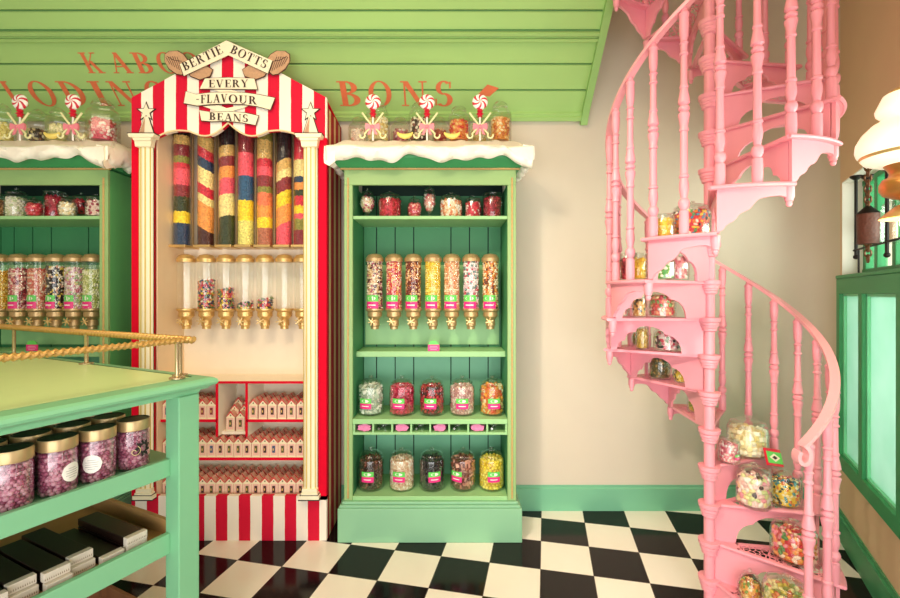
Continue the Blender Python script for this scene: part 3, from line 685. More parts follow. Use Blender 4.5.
for u, lb in ((405, 'yellow foam banana on icing between first and second lollipops beside the kiosk'), (452, 'yellow foam banana on icing between second and third lollipops beside the kiosk'), (52, 'yellow foam banana on icing between the lollipops above the counter')):
    Y = 2.95; c = P(u, 136.5, Y); pth = []; rr = []
    for k in range(9):
        a = rad(200+140*k/8); pth.append((c.x+.055*math.cos(a), Y, 2.74+.04*math.sin(a))); rr.append(.004+.014*math.sin(PI*(k+.3)/8.6))
    tag(MB().tube(pth, rr, 8).build('foam_banana', mat('banana_yellow', '#f7df76', .5), loc=(c.x, Y, 2.64)), lb, 'sweet')
# pink tags on ledges
def shelf_sign(x, y, z, label):
    o = thing('flavour_sign', label, 'sign', (x, y, z), 'little pink and green signs')
    MB().box((x-.04, y, z), (x+.04, y+.006, z+.045)).build('sign_board', M_LPINK, o, smooth=False)
    pts = [(x-.036, y-.001, z+.045), (x+.036, y-.001, z+.045)]+[(x+.036*math.cos(a), y-.001, z+.045+.028*math.sin(a)) for a in np.linspace(.2, PI-.2, 9)]
    MB().prism(pts, (0, .006, 0)).build('sign_crest', M_LGREEN, o, smooth=False)
    mb = MB()
    for k, w in ((.033, .026), (.022, .03), (.011, .022)): mb.box((x-w, y-.002, z+k-.002), (x+w, y, z+k+.002))
    mb.build('sign_print', mat('sign_print_pink', '#f7a6c8', .5), o, smooth=False)
shelf_sign((433.5-U0)*3.05/F, 3.07, 1.245, 'little pink and green sign on ledge beneath the yellow dispenser')
shelf_sign((29-U0)*3.05/F, 3.07, 1.245, 'little pink and green sign on ledge behind the rope rail')
# pigeonhole contents
D = WY-.025-CY
for k in range(8):
    x = CXR-.51+1.02*(k+.5)/8
    if k % 2 == 0:
        mb = MB(); V = []; nn = 16
        for i in range(5):
            for j in range(nn):
                a = 2*PI*j/nn; r = random.uniform(.8, 1.1)
                V.append((x+.05*math.cos(a)*r*(.9 if i in (0, 4) else 1), CY+.06+.05*i, 0.7165+.0265+.026*max(-1, math.sin(a)*r)))
        f = [[i*nn+j, i*nn+(j+1) % nn, (i+1)*nn+(j+1) % nn, (i+1)*nn+j] for i in range(4) for j in range(nn)]
        mb.add(V, np.array(f)); mb.add(V[:nn]+V[-nn:], [list(range(nn))[::-1], list(range(nn, 2*nn))])
        o = mb.build('bag_bundle', mat('pink_paper', '#ee7fae', .5, var=.3, scale=50, bump=.5), loc=(x, CY+.06, .7165), smooth=False)
        tag(o, f'bundle of pink paper bags in the {ORD[k]} pigeonhole from the kiosk', 'paper bags', 'pink bag bundles in pigeonholes')
    else:
        o = thing('sweet_scoop', f'metal sweet scoop lying in the {ORD[k]} pigeonhole from the kiosk', 'scoop', (x, CY+.08, .7165), 'scoops in pigeonholes')
        MB().tube([(x-.03, CY+.07, .732), (x-.01, CY+.14, .728)], .008, 8).build('handle', M_STEEL, o)
        MB().lathe([(.002, 0), (.024, .005), (.028, .03), (.028, .10)], (x-.008, CY+.145, .745), 14, A=((1, 0, 0), (0, 0, 1), (0, 1, 0)), a0=PI*1.0, a1=PI*2).build('bowl', M_STEEL, o)
#__PART2__
# ------------------------------------------------------------------ striped kiosk
KY = 2.93
def K(u, v, y=KY): return P(u, v, KY)+Vector((0, y-KY, 0))
kio = thing('candy_kiosk', 'red and white striped kiosk with pointed canopy and painted pillars', 'kiosk', (K(229, 400).x, KY, 0.0))
M_CAN = stripes('canopy_stripes', 0, 23*KY/F, .293, '#dd1f3c', '#fff3e2', .5)
M_BAS = stripes('base_stripes', 0, 23*KY/F, .25-(222-229)/23*1.0, '#dd1f3c', '#fbeddc', .5)
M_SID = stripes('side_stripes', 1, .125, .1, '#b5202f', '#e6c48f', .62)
# canopy board
sc = [(154, 141)]
def arcpts(u0, v0, u1, v1, bulge, n=10): return [(u0+(u1-u0)*k/n, v0+(v1-v0)*k/n-bulge*math.sin(PI*k/n)) for k in range(1, n+1)]
low = [(155, 138)]+arcpts(155, 138, 190, 131.5, 3.5)+arcpts(190, 131.5, 228.5, 123, -8.5)+arcpts(228.5, 123, 268, 131.5, -8.5)+arcpts(268, 131.5, 303, 138, 3.5)
out = [(131.5, 138), (131.5, 97.5), (229, 45), (326.5, 97.5), (326.5, 138)]
MB().prism([K(u, v) for u, v in out+low[::-1]], (0, .03, 0)).build('canopy', M_CAN, kio, smooth=False)
edge = [K(u, v, KY-.004) for u, v in low]
MB().tube(edge, .006, 6).build('canopy_edge', mat('canopy_edge_cream', '#f3d9a8', .5), kio)
mb = MB()
for a, b in ((131.5, 152.5), (305.5, 326.5)): mb.box(K(a, 500), K(b, 137.8, KY+.03))
mb.build('front_stile', M_RED, kio, smooth=False)
MB().box(Vector((K(131.5, 0).x, KY, .001)), K(326.5, 496, KY+.03)).build('base_panel', M_BAS, kio, smooth=False)
XA, XB = K(131.5, 0).x, K(326.5, 0).x
zc = K(0, 97.5).z
for x, nm in ((XA, 'side_panel'), (XB-.015, 'side_panel')): MB().box((x, KY+.031, 0), (x+.015, WY-.022, 2.90)).build(nm, M_SID, kio, smooth=False)
pk = K(229, 45)
for s, x in ((-1, XA), (1, XB)): MB().prism([(x, KY+.031, zc-.01), (pk.x, KY+.031, pk.z-.03), (pk.x, WY-.06, 2.90), (x, WY-.06, 2.90)], (0, 0, -.012)).build('roof_panel', M_RED, kio, smooth=False)
BKY = 3.25
MB().box((XA+.1, BKY, .05), (XB-.1, BKY+.012, 2.93)).build('back_panel', M_CREAM, kio, smooth=False)
xa, xb = K(155, 0).x, K(302.5, 0).x
mb = MB(); mb.box((xa-.012, KY+.03, .2), (xa, BKY, 2.92)); mb.box((xb, KY+.03, .2), (xb+.012, BKY, 2.92)); mb.build('inner_wall', mat('inner_wall_cream', '#eed3ae', .6, var=.04), kio, smooth=False)
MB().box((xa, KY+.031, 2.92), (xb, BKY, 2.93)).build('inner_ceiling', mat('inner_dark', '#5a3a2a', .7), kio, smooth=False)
# pillars, capitals, stars
for pu in (147, 311):
    c = K(pu, 0); zb, zt = K(0, 495).z, K(0, 141).z; w = .0405; y0 = KY-.001
    p = MB(); n = 40; pts = []
    for k in range(n+1):
        a = PI*k/n; r = w*(1-.10*abs(math.sin(4.5*a))); pts.append((c.x-w*1.15*math.cos(a), y0-r*math.sin(a)*.75, zb+.05))
    p.prism(pts, (0, 0, zt-zb-.05)); po = p.build('pillar', M_PILLAR, kio, ang=25)
    q = MB()
    qe = MB()
    for s in (-1, 1): qe.box((c.x+s*w*1.15-.003, y0-.004, zb+.04), (c.x+s*w*1.15+.003, y0, zt))
    qe.build('ink_line', M_BLACK, po, smooth=False)
    for k in range(1, 5):
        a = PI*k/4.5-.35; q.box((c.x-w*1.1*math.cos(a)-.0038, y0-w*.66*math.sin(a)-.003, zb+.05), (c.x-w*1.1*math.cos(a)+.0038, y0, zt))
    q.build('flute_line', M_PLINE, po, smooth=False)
    cb = MB()
    for z0_, z1_, ww, d in ((zt-.012, zt+.006, .062, .05), (zt+.006, zt+.03, .088, .058)):
        cb.prism([(c.x-ww*.9, y0, z0_), (c.x+ww*.9, y0, z0_), (c.x+ww, y0, z1_), (c.x-ww, y0, z1_)], (0, -d, 0))
    cb.prism([(c.x-.05, y0, zt-.05), (c.x+.05, y0, zt-.05), (c.x+.056, y0, zt-.012), (c.x-.056, y0, zt-.012)], (0, -.04, 0))
    cb.build('capital', M_PILLAR, po, smooth=False, bev=.003)
    bb = MB(); bb.box((c.x-.066, y0-.048, zb-.012), (c.x+.066, y0, zb+.014)); bb.box((c.x-.056, y0-.042, zb+.014), (c.x+.056, y0, zb+.03)); bb.box((c.x-.05, y0-.038, zb+.03), (c.x+.05, y0, zb+.055))
    bb.build('pillar_base', M_PILLAR, po, smooth=False, bev=.004)
    bl = MB(); bl.box((c.x-.069, y0-.05, zb-.016), (c.x+.069, y0-.001, zb-.012)); bl.box((c.x-.06, y0-.046, zb+.0145), (c.x+.06, y0-.001, zb+.017)); bl.box((c.x-.09, y0-.0595, zt+.0305), (c.x+.09, y0-.001, zt+.0345))
    bl.build('ink_line', M_BLACK, po, smooth=False)
    zo = zt+.036
    ob = MB()
    def tri(m, g, yo): ob.prism([(c.x-.052-g, y0-yo, zo-g*.3), (c.x+.052+g, y0-yo, zo-g*.3), (c.x+.012+g*.5, y0-yo, zo+.125+g), (c.x-.012-g*.5, y0-yo, zo+.125+g)], (0, -.004, 0), m)
    tri(1, .007, 0); tri(0, 0, .004)
    ob.prism([(c.x-.05, y0-.009, zo+.001), (c.x-.012, y0-.009, zo+.001), (c.x-.006, y0-.009, zo+.12)], (0, -.001, 0), 2)
    def star(m, R, yo):
        pts = []
        for k in range(10):
            r = R if k % 2 == 0 else R*.42; a = PI/2+k*PI/5; pts.append((c.x+r*math.sin(a-PI/2), y0-yo, zo+.155+r*math.cos(a-PI/2)))
        ob.prism(pts, (0, -.004, 0), m)
    star(1, .070, .003); star(0, .056, .006)
    ob.build('star_finial', [M_RIBBON, M_BLACK, M_RIBTAN], kio, smooth=False)
# ribbons with writing
def rib(pts, yo, m=0, name=None, mats=None): return [K(u, v, KY-yo) for u, v in pts]
def ribbon(name, pts, yo, body, parent=kio, tan=False):
    mb = MB(); cx = sum(p[0] for p in pts)/len(pts); cy = sum(p[1] for p in pts)/len(pts)
    big = [(cx+(u-cx)+(.7 if u > cx else -.7), cy+(v-cy)+(.7 if v > cy else -.7)) for u, v in pts]
    mb.prism(rib(big, yo), (0, .002, 0), 1); mb.prism(rib(pts, yo+.004), (0, .004, 0), 0)
    return mb.build(name, [M_RIBTAN if tan else M_RIBBON, mat('ribbon_outline', '#4a2c1c', .6)], parent, smooth=False)
def hatch(parent, segs, yo):
    mb = MB()
    for a, b in segs: mb.tube([K(*a, KY-yo), K(*b, KY-yo)], .0016, 4)
    mb.build('ink_line', M_INK, parent, smooth=False)
def curl(flip):
    X = (lambda u: 457-u) if flip else (lambda u: u)
    ribbon('ribbon_tail', [(X(u), v) for u, v in ((187, 70), (206, 66), (213.5, 71), (211, 77), (201, 80.5), (192, 77))], .012, 0, tan=True)
    lp = [(X(u), v) for u, v in ((183, 76), (178, 75), (171, 70), (166.5, 63), (166.8, 56), (171, 53), (179, 52.5), (185, 56), (190, 63), (190, 70))]
    r = ribbon('ribbon_curl', lp, .016, 0, tan=True)
    hatch(r, [((X(168+k*2.2), 58+abs(k-3)*.3), (X(172+k*2.4), 66+k*1.4)) for k in range(6)]+[((X(169), 58), (X(176), 62)), ((X(176), 62), (X(184), 63))], .022)
curl(False); curl(True)
rl = ribbon('name_ribbon', [(182.5, 66.5), (228.8, 43), (230.5, 57.5), (186.5, 77.8)], .026, 0)
rr_ = ribbon('name_ribbon', [(228.8, 43), (274, 63), (269.5, 75.5), (230.5, 57.5)], .026, 0)
def wtext(parent, txt, a, b, h, yo, tilt=None):
    A = K(*a, KY-yo); B = K(*b, KY-yo); r = (B-A).normalized(); up = tilt or Vector((-r.z, 0, r.x))
    mb = MB(); text_between(mb, txt, A, B, up, h, Vector((0, -.0006, 0))); mb.build('lettering', M_INK, parent, smooth=False)
wtext(rl, 'BERTIE', (187.5, 73.5), (226, 55.3), .058, .032); wtext(rr_, 'BOTTS', (232, 55.2), (267.5, 71.2), .056, .032)
ribbon('ribbon_fold', [(213, 90), (226, 89), (259, 98), (254, 103), (236, 99)], .010, 0); ribbon('ribbon_fold', [(204, 107), (220, 106), (246, 116), (236, 118)], .010, 0)
ribbon('ribbon_fold', [(252, 104), (246, 108), (215, 117), (207, 113)], .008, 0)
re = ribbon('ribbon_band', [(206.5, 80), (230, 79), (255.5, 80), (258.5, 90.5), (230, 90), (201.5, 90)], .016, 0)
wtext(re, 'EVERY', (210.5, 89), (250, 88.8), .05, .023)
rf = ribbon('ribbon_band', [(188, 93), (198, 96), (212, 94.3), (230, 93.8), (246, 94.4), (260, 96.2), (276, 99.5), (271.5, 111), (258, 107.5), (244, 105.5), (230, 105), (212, 105.5), (199, 107), (186, 104.5)], .020, 0)
wtext(rf, '-FLAV', (198, 105.2), (229.6, 104), .055, .027, Vector((0, 0, 1))); wtext(rf, 'OUR', (230.6, 104.1), (258.5, 106.3), .053, .027, Vector((0, 0, 1)))
rb = ribbon('ribbon_band', [(201, 111.5), (213, 113.5), (230, 112.8), (246, 114), (259.5, 117), (256.5, 126), (243, 123.5), (228, 122), (213, 122.4), (203, 121.5)], .016, 0)
wtext(rb, 'BEANS', (211, 121.2), (250, 123.4), .049, .023, Vector((0, 0, 1)))
# red pigeonhole shelving
zs = lambda v: H-(v-V0)*3.0/F
SH1, SH2, SH3 = zs(419), zs(457), zs(497)
SF = 2.985
def kx(u, Y=3.0): return (u-U0)*Y/F
x218, x247 = kx(218), kx(247.5)
def redboard(a, b):
    o = MB().box((a[0], a[1]+.004, a[2]), b).build('shelf', M_CREAM, kio, smooth=False)
    MB().box((a[0], a[1], a[2]-.001), (b[0], a[1]+.004, b[2]+.001)).build('red_edge', M_RED, o, smooth=False)
redboard((xa, SF, zs(383)), (xb, BKY, zs(381)))
redboard((xa, SF, SH1-.016), (x218, BKY, SH1)); redboard((x247, SF, SH1-.016), (xb, BKY, SH1)); redboard((xa, SF, SH2-.016), (xb, BKY, SH2)); redboard((xa, SF, SH3-.02), (xb, BKY, SH3))
for x in (x218, x247): o = MB().box((x-.006, SF+.004, zs(436)), (x+.006, BKY, zs(383))).build('divider', M_CREAM, kio, smooth=False); MB().box((x-.008, SF, zs(436)), (x+.008, SF+.004, zs(383))).build('red_edge', M_RED, o, smooth=False)
rampz = zs(433)
mb = MB()
for j in range(3): mb.box((x218+.008, SF+.05+j*.056, zs(436)), (x247-.008, SF+.05+j*.056+.056, rampz+.035*j))
mb.build('stepped_board', M_CREAM, kio, smooth=False)
# gabled sweet boxes
M_BOXC = mat('box_cream', '#fde9c6', .5, var=.1, scale=60); M_BOXP = mat('box_pink_print', '#f7c0ae', .5, var=.15, scale=60); M_BOXD = mat('box_dark_print', '#4a2a26', .5); M_BOXR = mat('box_red_top', '#e2a48c', .5, var=.45, scale=70); M_BOXG = mat('box_gold', '#e8c06a', .5)
BW, BD, BH = .0592, .050, .138
def sweet_box(loc, label, group, win):
    o = thing('sweet_box', label, 'sweet box', loc, group); L = Vector(loc); w, d = BW/2, BD
    fr = [(-w, 0), (w, 0), (w, .098), (w*.55, .112), (0, BH), (-w*.55, .112), (-w, .098)]
    MB().prism([(L.x+x, L.y, L.z+z) for x, z in fr], (0, d, 0), 0, 1).build('carton', [M_BOXC, M_BOXR], o, smooth=False)
    mb = MB(); y = L.y-.0012
    def r(x0, z0, x1, z1, m, k=0): mb.add([(L.x+x0, y-k*.0006, L.z+z0), (L.x+x1, y-k*.0006, L.z+z0), (L.x+x1, y-k*.0006, L.z+z1), (L.x+x0, y-k*.0006, L.z+z1)], [[0, 1, 2, 3]], m)
    for s in (-1, 1): r(s*w*.98-.004*(s > 0), .004, s*w*.98+.004*(s < 0), .09, 0)
    r(-w*.7, .012, w*.7, .09, 0); r(-w*.34, .03, w*.34, .078, 1, 1); r(-w*.2, .045, w*.05, .06, 3, 2)
    mb.add([(L.x-w*.95, y, L.z+.096), (L.x-w*.95, y, L.z+.102), (L.x, y, L.z+BH+.002), (L.x, y, L.z+BH-.012)], [[0, 1, 2, 3]], 2)
    mb.add([(L.x+w*.95, y, L.z+.096), (L.x+w*.95, y, L.z+.102), (L.x, y, L.z+BH+.002), (L.x, y, L.z+BH-.012)], [[0, 1, 2, 3]], 2)
    mb.sph((L.x, y+.001, L.z+.108), (.005, .001, .006), 1, False)
    mb.build('front_print', [M_BOXP, win, mat('box_red_edge', '#d8383f', .5), M_BOXG], o, smooth=False)
    return o
boxp = [None]*4; WINS = [M_BOXD, mat('box_blue_print', '#46567a', .5, var=.3, scale=80), mat('box_red_print', '#8e3030', .5, var=.3, scale=80), mat('box_olive_print', '#5f5a34', .5, var=.3, scale=80)]
def place_box(loc, label, group, rx=0):
    w = random.choice((0, 0, 1, 2, 3))
    if boxp[w] is None: boxp[w] = sweet_box(loc, label, group, WINS[w]); r = boxp[w]
    else: r = dup(boxp[w], loc, label, group)
    if rx: r.rotation_euler = (rx, 0, 0)
    return r
pitch = (xb-xa-.012)/16
def box_rows(shelf, x0, n, z, ranks, gname, base, pitch=pitch):
    for j in range(ranks):
        for i in range(n):
            rk = ['front', 'second', 'third', 'rearmost'][j]
            place_box((x0+pitch*(i+.5)+random.uniform(-.0006, .0006), SF+.012+j*.058, z+.0005+0*j), f'gabled sweet box, {ORD[i]} from the left in {rk} rank, {base}', gname)
box_rows(0, xa+.006, 6, SH1, 4, 'boxes on the short red shelf by the counter post', 'short red shelf by counter post')
box_rows(1, x247+.0085, 6, SH1, 4, 'boxes on the short red shelf by the right pillar', 'upper red shelf beside right pillar', (xb-x247-.0095)/6)
box_rows(2, xa+.006, 16, SH2, 4, 'boxes on the long middle red shelf', 'long middle red shelf')
box_rows(3, xa+.006, 16, SH3, 4, 'boxes on the bottom red shelf', 'bottom red shelf over striped base')
for j in range(3):
    for i in range(2):
        place_box(((x218+x247)/2+(i-.5)*.068, SF+.053+j*.056, rampz+.035*j+.001), f'gabled sweet box in narrow middle pigeonhole, {["lowest", "middle", "topmost"][j]} step, {["left", "right"][i]} one', 'raised boxes in the middle pigeonhole')
# tall layered tubes
def V_(ys): return [((y-0)/(640.)) for y in ys]
BK, TAN, DR, OL, PK, DG, YE, NV, CR, OR, DB, RD, BL, BP = '#1c1014', '#d9b066', '#8c2630', '#8f8a3a', '#f0566a', '#2f3a1a', '#f7d52e', '#1f3a5c', '#f3dd96', '#f09a4a', '#4a1a14', '#d2263e', '#22557c', '#b56a4e'
TUB = [(182, 0, [(0, BK), (85, TAN), (132, DR), (188, OL), (225, RD), (252, PK), (335, DR), (395, DG), (470, YE), (527, NV)], 'navy beans at the foot'),
       (206, .62, [(0, DR), (75, TAN), (150, RD), (200, NV), (248, CR), (335, RD), (385, CR), (425, OR), (555, DB)], 'steeply slanted layers and a navy streak'),
       (227, -.25, [(0, BK), (140, TAN), (195, DR), (245, OR), (305, PK), (385, CR), (495, DG)], 'dark green beans at the foot'),
       (246, 0, [(0, DR), (172, PK), (290, BL), (412, YE), (515, '#e9dc7a')], 'bright yellow beneath a blue layer'),
       (265, 0, [(0, OL), (110, TAN), (205, RD), (245, PK), (290, DR), (343, OL), (375, '#f07a52'), (440, OR), (500, YE), (552, BP)], 'many thin orange and olive layers'),
       (284, -.55, [(0, BK), (215, TAN), (265, CR), (310, DR), (375, YE), (445, OR), (535, PK)], 'upward slanting layers and pink beans at the foot'),
       (301.8, 0, [(0, DR), (100, RD), (210, CR), (295, NV), (325, OR), (362, DG), (392, RD), (440, YE), (480, PK), (507, OL), (562, DR)], 'thin bands half hidden by the pillar')]
TY = 3.13; tz0 = H-(246-V0)*TY/F; tz1 = H-(120-V0)*TY/F
for k, (u, sl, st, nm) in enumerate(TUB):
    x = (u-U0)*TY/F; R = .0565; o = thing('layered_bean_tube', f'tall clear tube of layered beans, {nm}', 'bean tube', (x, TY, tz0), 'layered bean tubes in the kiosk')
    MB().lathe([(R, .004), (R, tz1-tz0-.03)], (x, TY, tz0), 26).build('tube', M_GLASS, o)
    bm_ = band_mat('layered_beans', 0, tz1-tz0, [(max(0, y/640), c) for y, c in st], sl, k)
    MB().lathe([(0, .006), (R-.004, .006), (R-.004, tz1-tz0-.035), (0, tz1-tz0-.035)], (x, TY, tz0), 26).build('beans_filling', bm_, o)['kind'] = 'stuff'
    mb = MB(); mb.box((x-.0572, TY-.062, tz0-.014), (x+.0572, BKY-.001, tz0+.004)); mb.build('brass_foot', M_GOLD, o, smooth=False, bev=.003)
    mb = MB(); k < 6 and mb.box((x+.0578, TY+.02, tz0), (x+.0628, TY+.04, tz1-.06)); k < 6 and mb.build('support_rod', M_GOLDD, o, smooth=False)
MIX = ['#d8324a', '#f3d24a', '#3a2420', '#f6e6cc', '#6a8f4a', '#e87a4a', '#d98aa0', '#2f4a6a']
DZ = H-(309-V0)*TY/F
for k, (u, fl, nm) in enumerate(((186.5, 0, 'empty'), (206.5, .56, 'more than half full of mixed beans'), (226, .38, 'a third full of mixed beans'), (245.3, .09, 'with a thin layer of mixed beans'), (265, .17, 'with a few mixed beans'), (284.5, 0, 'empty, beside the last tube'), (302.8, 0, 'empty, half hidden by the right pillar'))):
    if k == 0: nm = 'empty, at the end near the counter'
    dispenser('bean_dispenser', f'clear brass-lidded dispenser {nm}, under the layered tubes', ((u-U0)*TY/F, TY, DZ), MIX, fl, cs=.0095, tag_=False, group='brass dispensers under the layered tubes', lidm=M_GOLD, wall=BKY, knob_rot=k*.6)

# ------------------------------------------------------------------ mint counter in front
CC = Vector((-1.012, 1.9, 0)); CA = Vector((-.4305, -.9026, 0)); CB = Vector((-.9026, .4305, 0)); LA, LB = 1.3, 1.95
def C(a, b, z): return CC+CA*a+CB*b+Vector((0, 0, z))
cnt = thing('display_counter', 'mint green open-shelved counter with moulded top', 'counter', C(.65, 1.0, 0))
def cslab(mb, a0, a1, b0, b1, z0, z1, m=0): return mb.obox(C((a0+a1)/2, (b0+b1)/2, (z0+z1)/2), CA*(a1-a0)/2, CB*(b1-b0)/2, Vector((0, 0, (z1-z0)/2)), m)
ZC = 1.288
pr = [(.055, ZC-.064), (.05, ZC-.050), (.03, ZC-.046), (.026, ZC-.040), (.02, ZC-.036), (.006, ZC-.030), (0, ZC-.020), (.004, ZC-.008), (.016, ZC), (.07, ZC+.006)]
mb = MB(); n = len(pr); V = []
for ins, z in pr:
    ins -= .009; V += [C(ins, ins, z), C(LA-ins, ins, z), C(LA-ins, LB-ins, z), C(ins, LB-ins, z)]
mb.add(V, [[i*4+k, i*4+(k+1) % 4, (i+1)*4+(k+1) % 4, (i+1)*4+k] for i in range(n-1) for k in range(4)])
mb.add(V[:4], [[3, 2, 1, 0]])
mb.build('moulded_edge', M_COUNTER, cnt, ang=25)
mb = MB(); cslab(mb, .07, LA-.07, .07, LB-.07, ZC-.002, ZC+.006); cslab(mb, .13, LA-.13, .13, LB-.13, ZC, ZC+.0025)
mb.build('counter_top', M_CTOP, cnt, smooth=False)
PW_ = .088; pa, pb = .05, .035
for a, b in ((pa, pb), (LA-pa-PW_, pb), (pa, LB-pb-PW_), (LA-pa-PW_, LB-pb-PW_)):
    mb = MB(); cslab(mb, a, a+PW_, b, b+PW_, 0, ZC-.064); mb.build('post', M_COUNTER, cnt, smooth=False, bev=.004)
ra = pa+PW_
for z0, z1, zb in ((.894, .966, .945), (.576, .659, .615)):
    for b0, b1 in ((pb+.056, pb+.082), (LB-pb-.08, LB-pb-.055)): mb = MB(); cslab(mb, ra, LA-ra, b0, b1, z0, z1); mb.build('shelf_rail', M_COUNTER, cnt, smooth=False, bev=.003)
    mb = MB(); cslab(mb, pa+.02, pa+.045, pb+PW_, LB-pb-PW_, z0, z1) if zb < .8 else None
    if zb < .8: mb.build('end_rail', M_SHELFG, cnt, smooth=False, bev=.003)
    mb = MB(); cslab(mb, pa+.02, LA-pa-.02, pb+.07, LB-pb-.07, zb-.02, zb); mb.build('shelf', M_COUNTER, cnt, smooth=False)
ZR = 1.452
def rope_pts(a0, b0, a1, b1, n): return [C(a0+(a1-a0)*k/n, b0+(b1-b0)*k/n, ZR) for k in range(n+1)]
rr = thing('rope_rail', 'twisted brass rope rail on stanchions around counter top', 'rail', C(.07, .07, ZC+.006))
M_ROPEB = mat('rope_brass', '#c99d58', .35, metal=.45, var=.15, scale=40)
MB().tube(rope_pts(.045, .075, LA-.1, .075, 420), .0115, 8, lob=2, twist=300, amp=.26).build('rope_bar', M_ROPEB, rr, ang=80)
MB().tube(rope_pts(.075, .035, .075, LB-.08, 700), .0122, 8, lob=1, twist=230, amp=.42).build('rope_bar', M_ROPEB, rr, ang=80)
for a, b in ((.12, .075), (.075, .125), (.075, .86), (.075, 1.62), (.85, .075)):
    MB().lathe([(0, 0), (.03, 0), (.03, .006), (.012, .008), (.0085, .012), (.0085, ZR-ZC-.02), (.013, ZR-ZC-.012), (0, ZR-ZC-.01)], C(a, b, ZC+.007), 16).build('stanchion', mat('stanchion_brass', '#c4ad88', .25, metal=.75), rr)
# jars on its upper shelf
def screw_jar(loc, label, col, group, proto=[None, {}]):
    key = col
    if key in proto[1]:
        o = dup(proto[1][key], loc, label, group); o.rotation_euler = (0, 0, random.uniform(0, 6)); return o
    L = Vector(loc); R = .056; h = .196; o = thing('screw_top_jar', label, 'sweet jar', loc, group)
    pal = {'plum': ['#b05878', '#cc7e98', '#984464', '#dc9cb0'], 'rust': ['#b0502e', '#d07a4a', '#8c3a20', '#e0a070']}[col]
    MB().lathe([(0, 0), (R*.92, 0), (R, .008), (R, .138), (R*.94, .15), (R*.94, .165)], L, 28).build('jar_body', M_GLASS2, o)
    MB().lathe([(R*.99, .156), (R*1.02, .158), (R*1.02, .189), (R*.98, .196)], L, 32).build('lid', M_LID, o, ang=30)
    MB().lathe([(R*.98, .196), (R*.9, .1955), (R*.88, .1935), (0, .1935)], L, 32).build('lid_top', M_LIDTOP, o, ang=30)
    cs = .0082; pts = []; q = R-cs-.002
    for i in range(12):
        n = int(2*PI*q/(cs*1.75))
        for k in range(n):
            a = 2*PI*(k+.5*(i % 2)+random.uniform(-.2, .2))/n; pts.append((L.x+q*math.cos(a), L.y+q*math.sin(a), L.z+.012+.0118*i+random.uniform(-.002, .002)))
    mb = MB(); mb.lathe([(0, .004), (q-.002, .004), (q-.002, .16), (0, .16)], L, 16, m=len(pal)); mb.blobs(pts, cs, 'ball', len(pal), hi=True)
    f = mb.build('sweets_filling', [cmat(c) for c in pal]+[cmat('#9a4464' if col == 'plum' else '#8c3a20')], o, ang=60); f['kind'] = 'stuff'
    proto[1][key] = o; return o
J0 = Vector((-1.283, 1.783, 0)); 
rows_ = ['front rail row', 'second row', 'third row']
labelled = {}
for r in range(3):
    for k in range(6):
        p = J0+CA*(.124*k+.02*(r % 2))+CB*(.138*r)
        if r == 2 and k == 0: col = 'rust'
        else: col = 'plum'
        lb = f'gold-lidded jar of {"orange-brown" if col=="rust" else "plum pink"} sweets, {ORD[k]} from the corner post in the {rows_[r]}'
        if r == 0 and k == 0: lb = 'gold-lidded jar of plum pink sweets with a black swirl emblem by corner post'
        if r == 0 and k in (1, 2): lb = f'gold-lidded jar of plum pink sweets with {"white round sticker, second" if k==1 else "grey-printed white sticker, third"} from corner post'
        jj = screw_jar((p.x, p.y, .9455), lb, col, 'screw-top jars on the counter shelf')
        labelled[(r, k)] = (jj, p)
def sticker(o, p, z, ang, r, m, name, parent_rot, extra=None):
    R = .0568; mb = MB()
    def cyl(pts, m, rr=R): mb.add([(p.x+rr*math.cos(ang+x/R), p.y+rr*math.sin(ang+x/R), z+y) for x, y in pts], [list(range(len(pts)))], m)
    if extra is None:
        n = 20
        for k in range(10):
            x0, x1 = -r+2*r*k/10, -r+2*r*(k+1)/10; h0, h1 = math.sqrt(max(0, r*r-x0*x0)), math.sqrt(max(0, r*r-x1*x1))
            cyl([(x0, -h0), (x1, -h1), (x1, h1), (x0, h0)], 0)
        for k, (y, w) in enumerate(((.014, .4), (.006, .65), (-.002, .6), (-.01, .62), (-.018, .35))):
            for j in range(4):
                xa_, xb_ = -w*r+2*w*r*j/4, -w*r+2*w*r*(j+1)/4; cyl([(xa_, y-.0008), (xb_, y-.0008), (xb_, y+.0008), (xa_, y+.0008)], 1, R+.0004)
    else:
        for k in range(9):
            a = PI*2*k/9; cyl([(.026*math.cos(a)+.012*math.cos(a+1.2), .03*math.sin(a)+.012*math.sin(a+1.2)), (.024*math.cos(a+.6), .028*math.sin(a+.6)), (.01*math.cos(a), .012*math.sin(a)), (.014*math.cos(a-.5), .018*math.sin(a-.5))], 0, R+.0003)
        pts = [(-.03+r_*math.cos(t), -.008+r_*math.sin(t)) for t, r_ in [(k*.35, .002+.0009*k) for k in range(22)]]
        for (x0, y0), (x1, y1) in zip(pts[:-1], pts[1:]):
            d = Vector((y1-y0, x0-x1)).normalized()*.0013; cyl([(x0+d.x, y0+d.y), (x1+d.x, y1+d.y), (x1-d.x, y1-d.y), (x0-d.x, y0-d.y)], 2, R+.0008)
    # children live in the jar's own frame, so undo its turn about the vertical
    rz = o.rotation_euler.z; ob = mb.build(name, m, None, smooth=False, loc=(p.x, p.y, 0)); ob.parent = o
    ob.location = (0, 0, -o.location.z); ob.rotation_euler = (0, 0, 0)
    me = ob.data; me.transform(Matrix.Rotation(-rz, 4, 'Z'))
for key, az, big in (((0, 1), -.45, .03), ((0, 2), .05, .03)):
    o, p = labelled[key]; tocam = math.atan2(-p.y, -p.x); sticker(o, p, .945+.075, tocam+(-.35 if key == (0, 1) else .75), .033, [M_LWHITE, M_LGREY], 'sticker', 0)
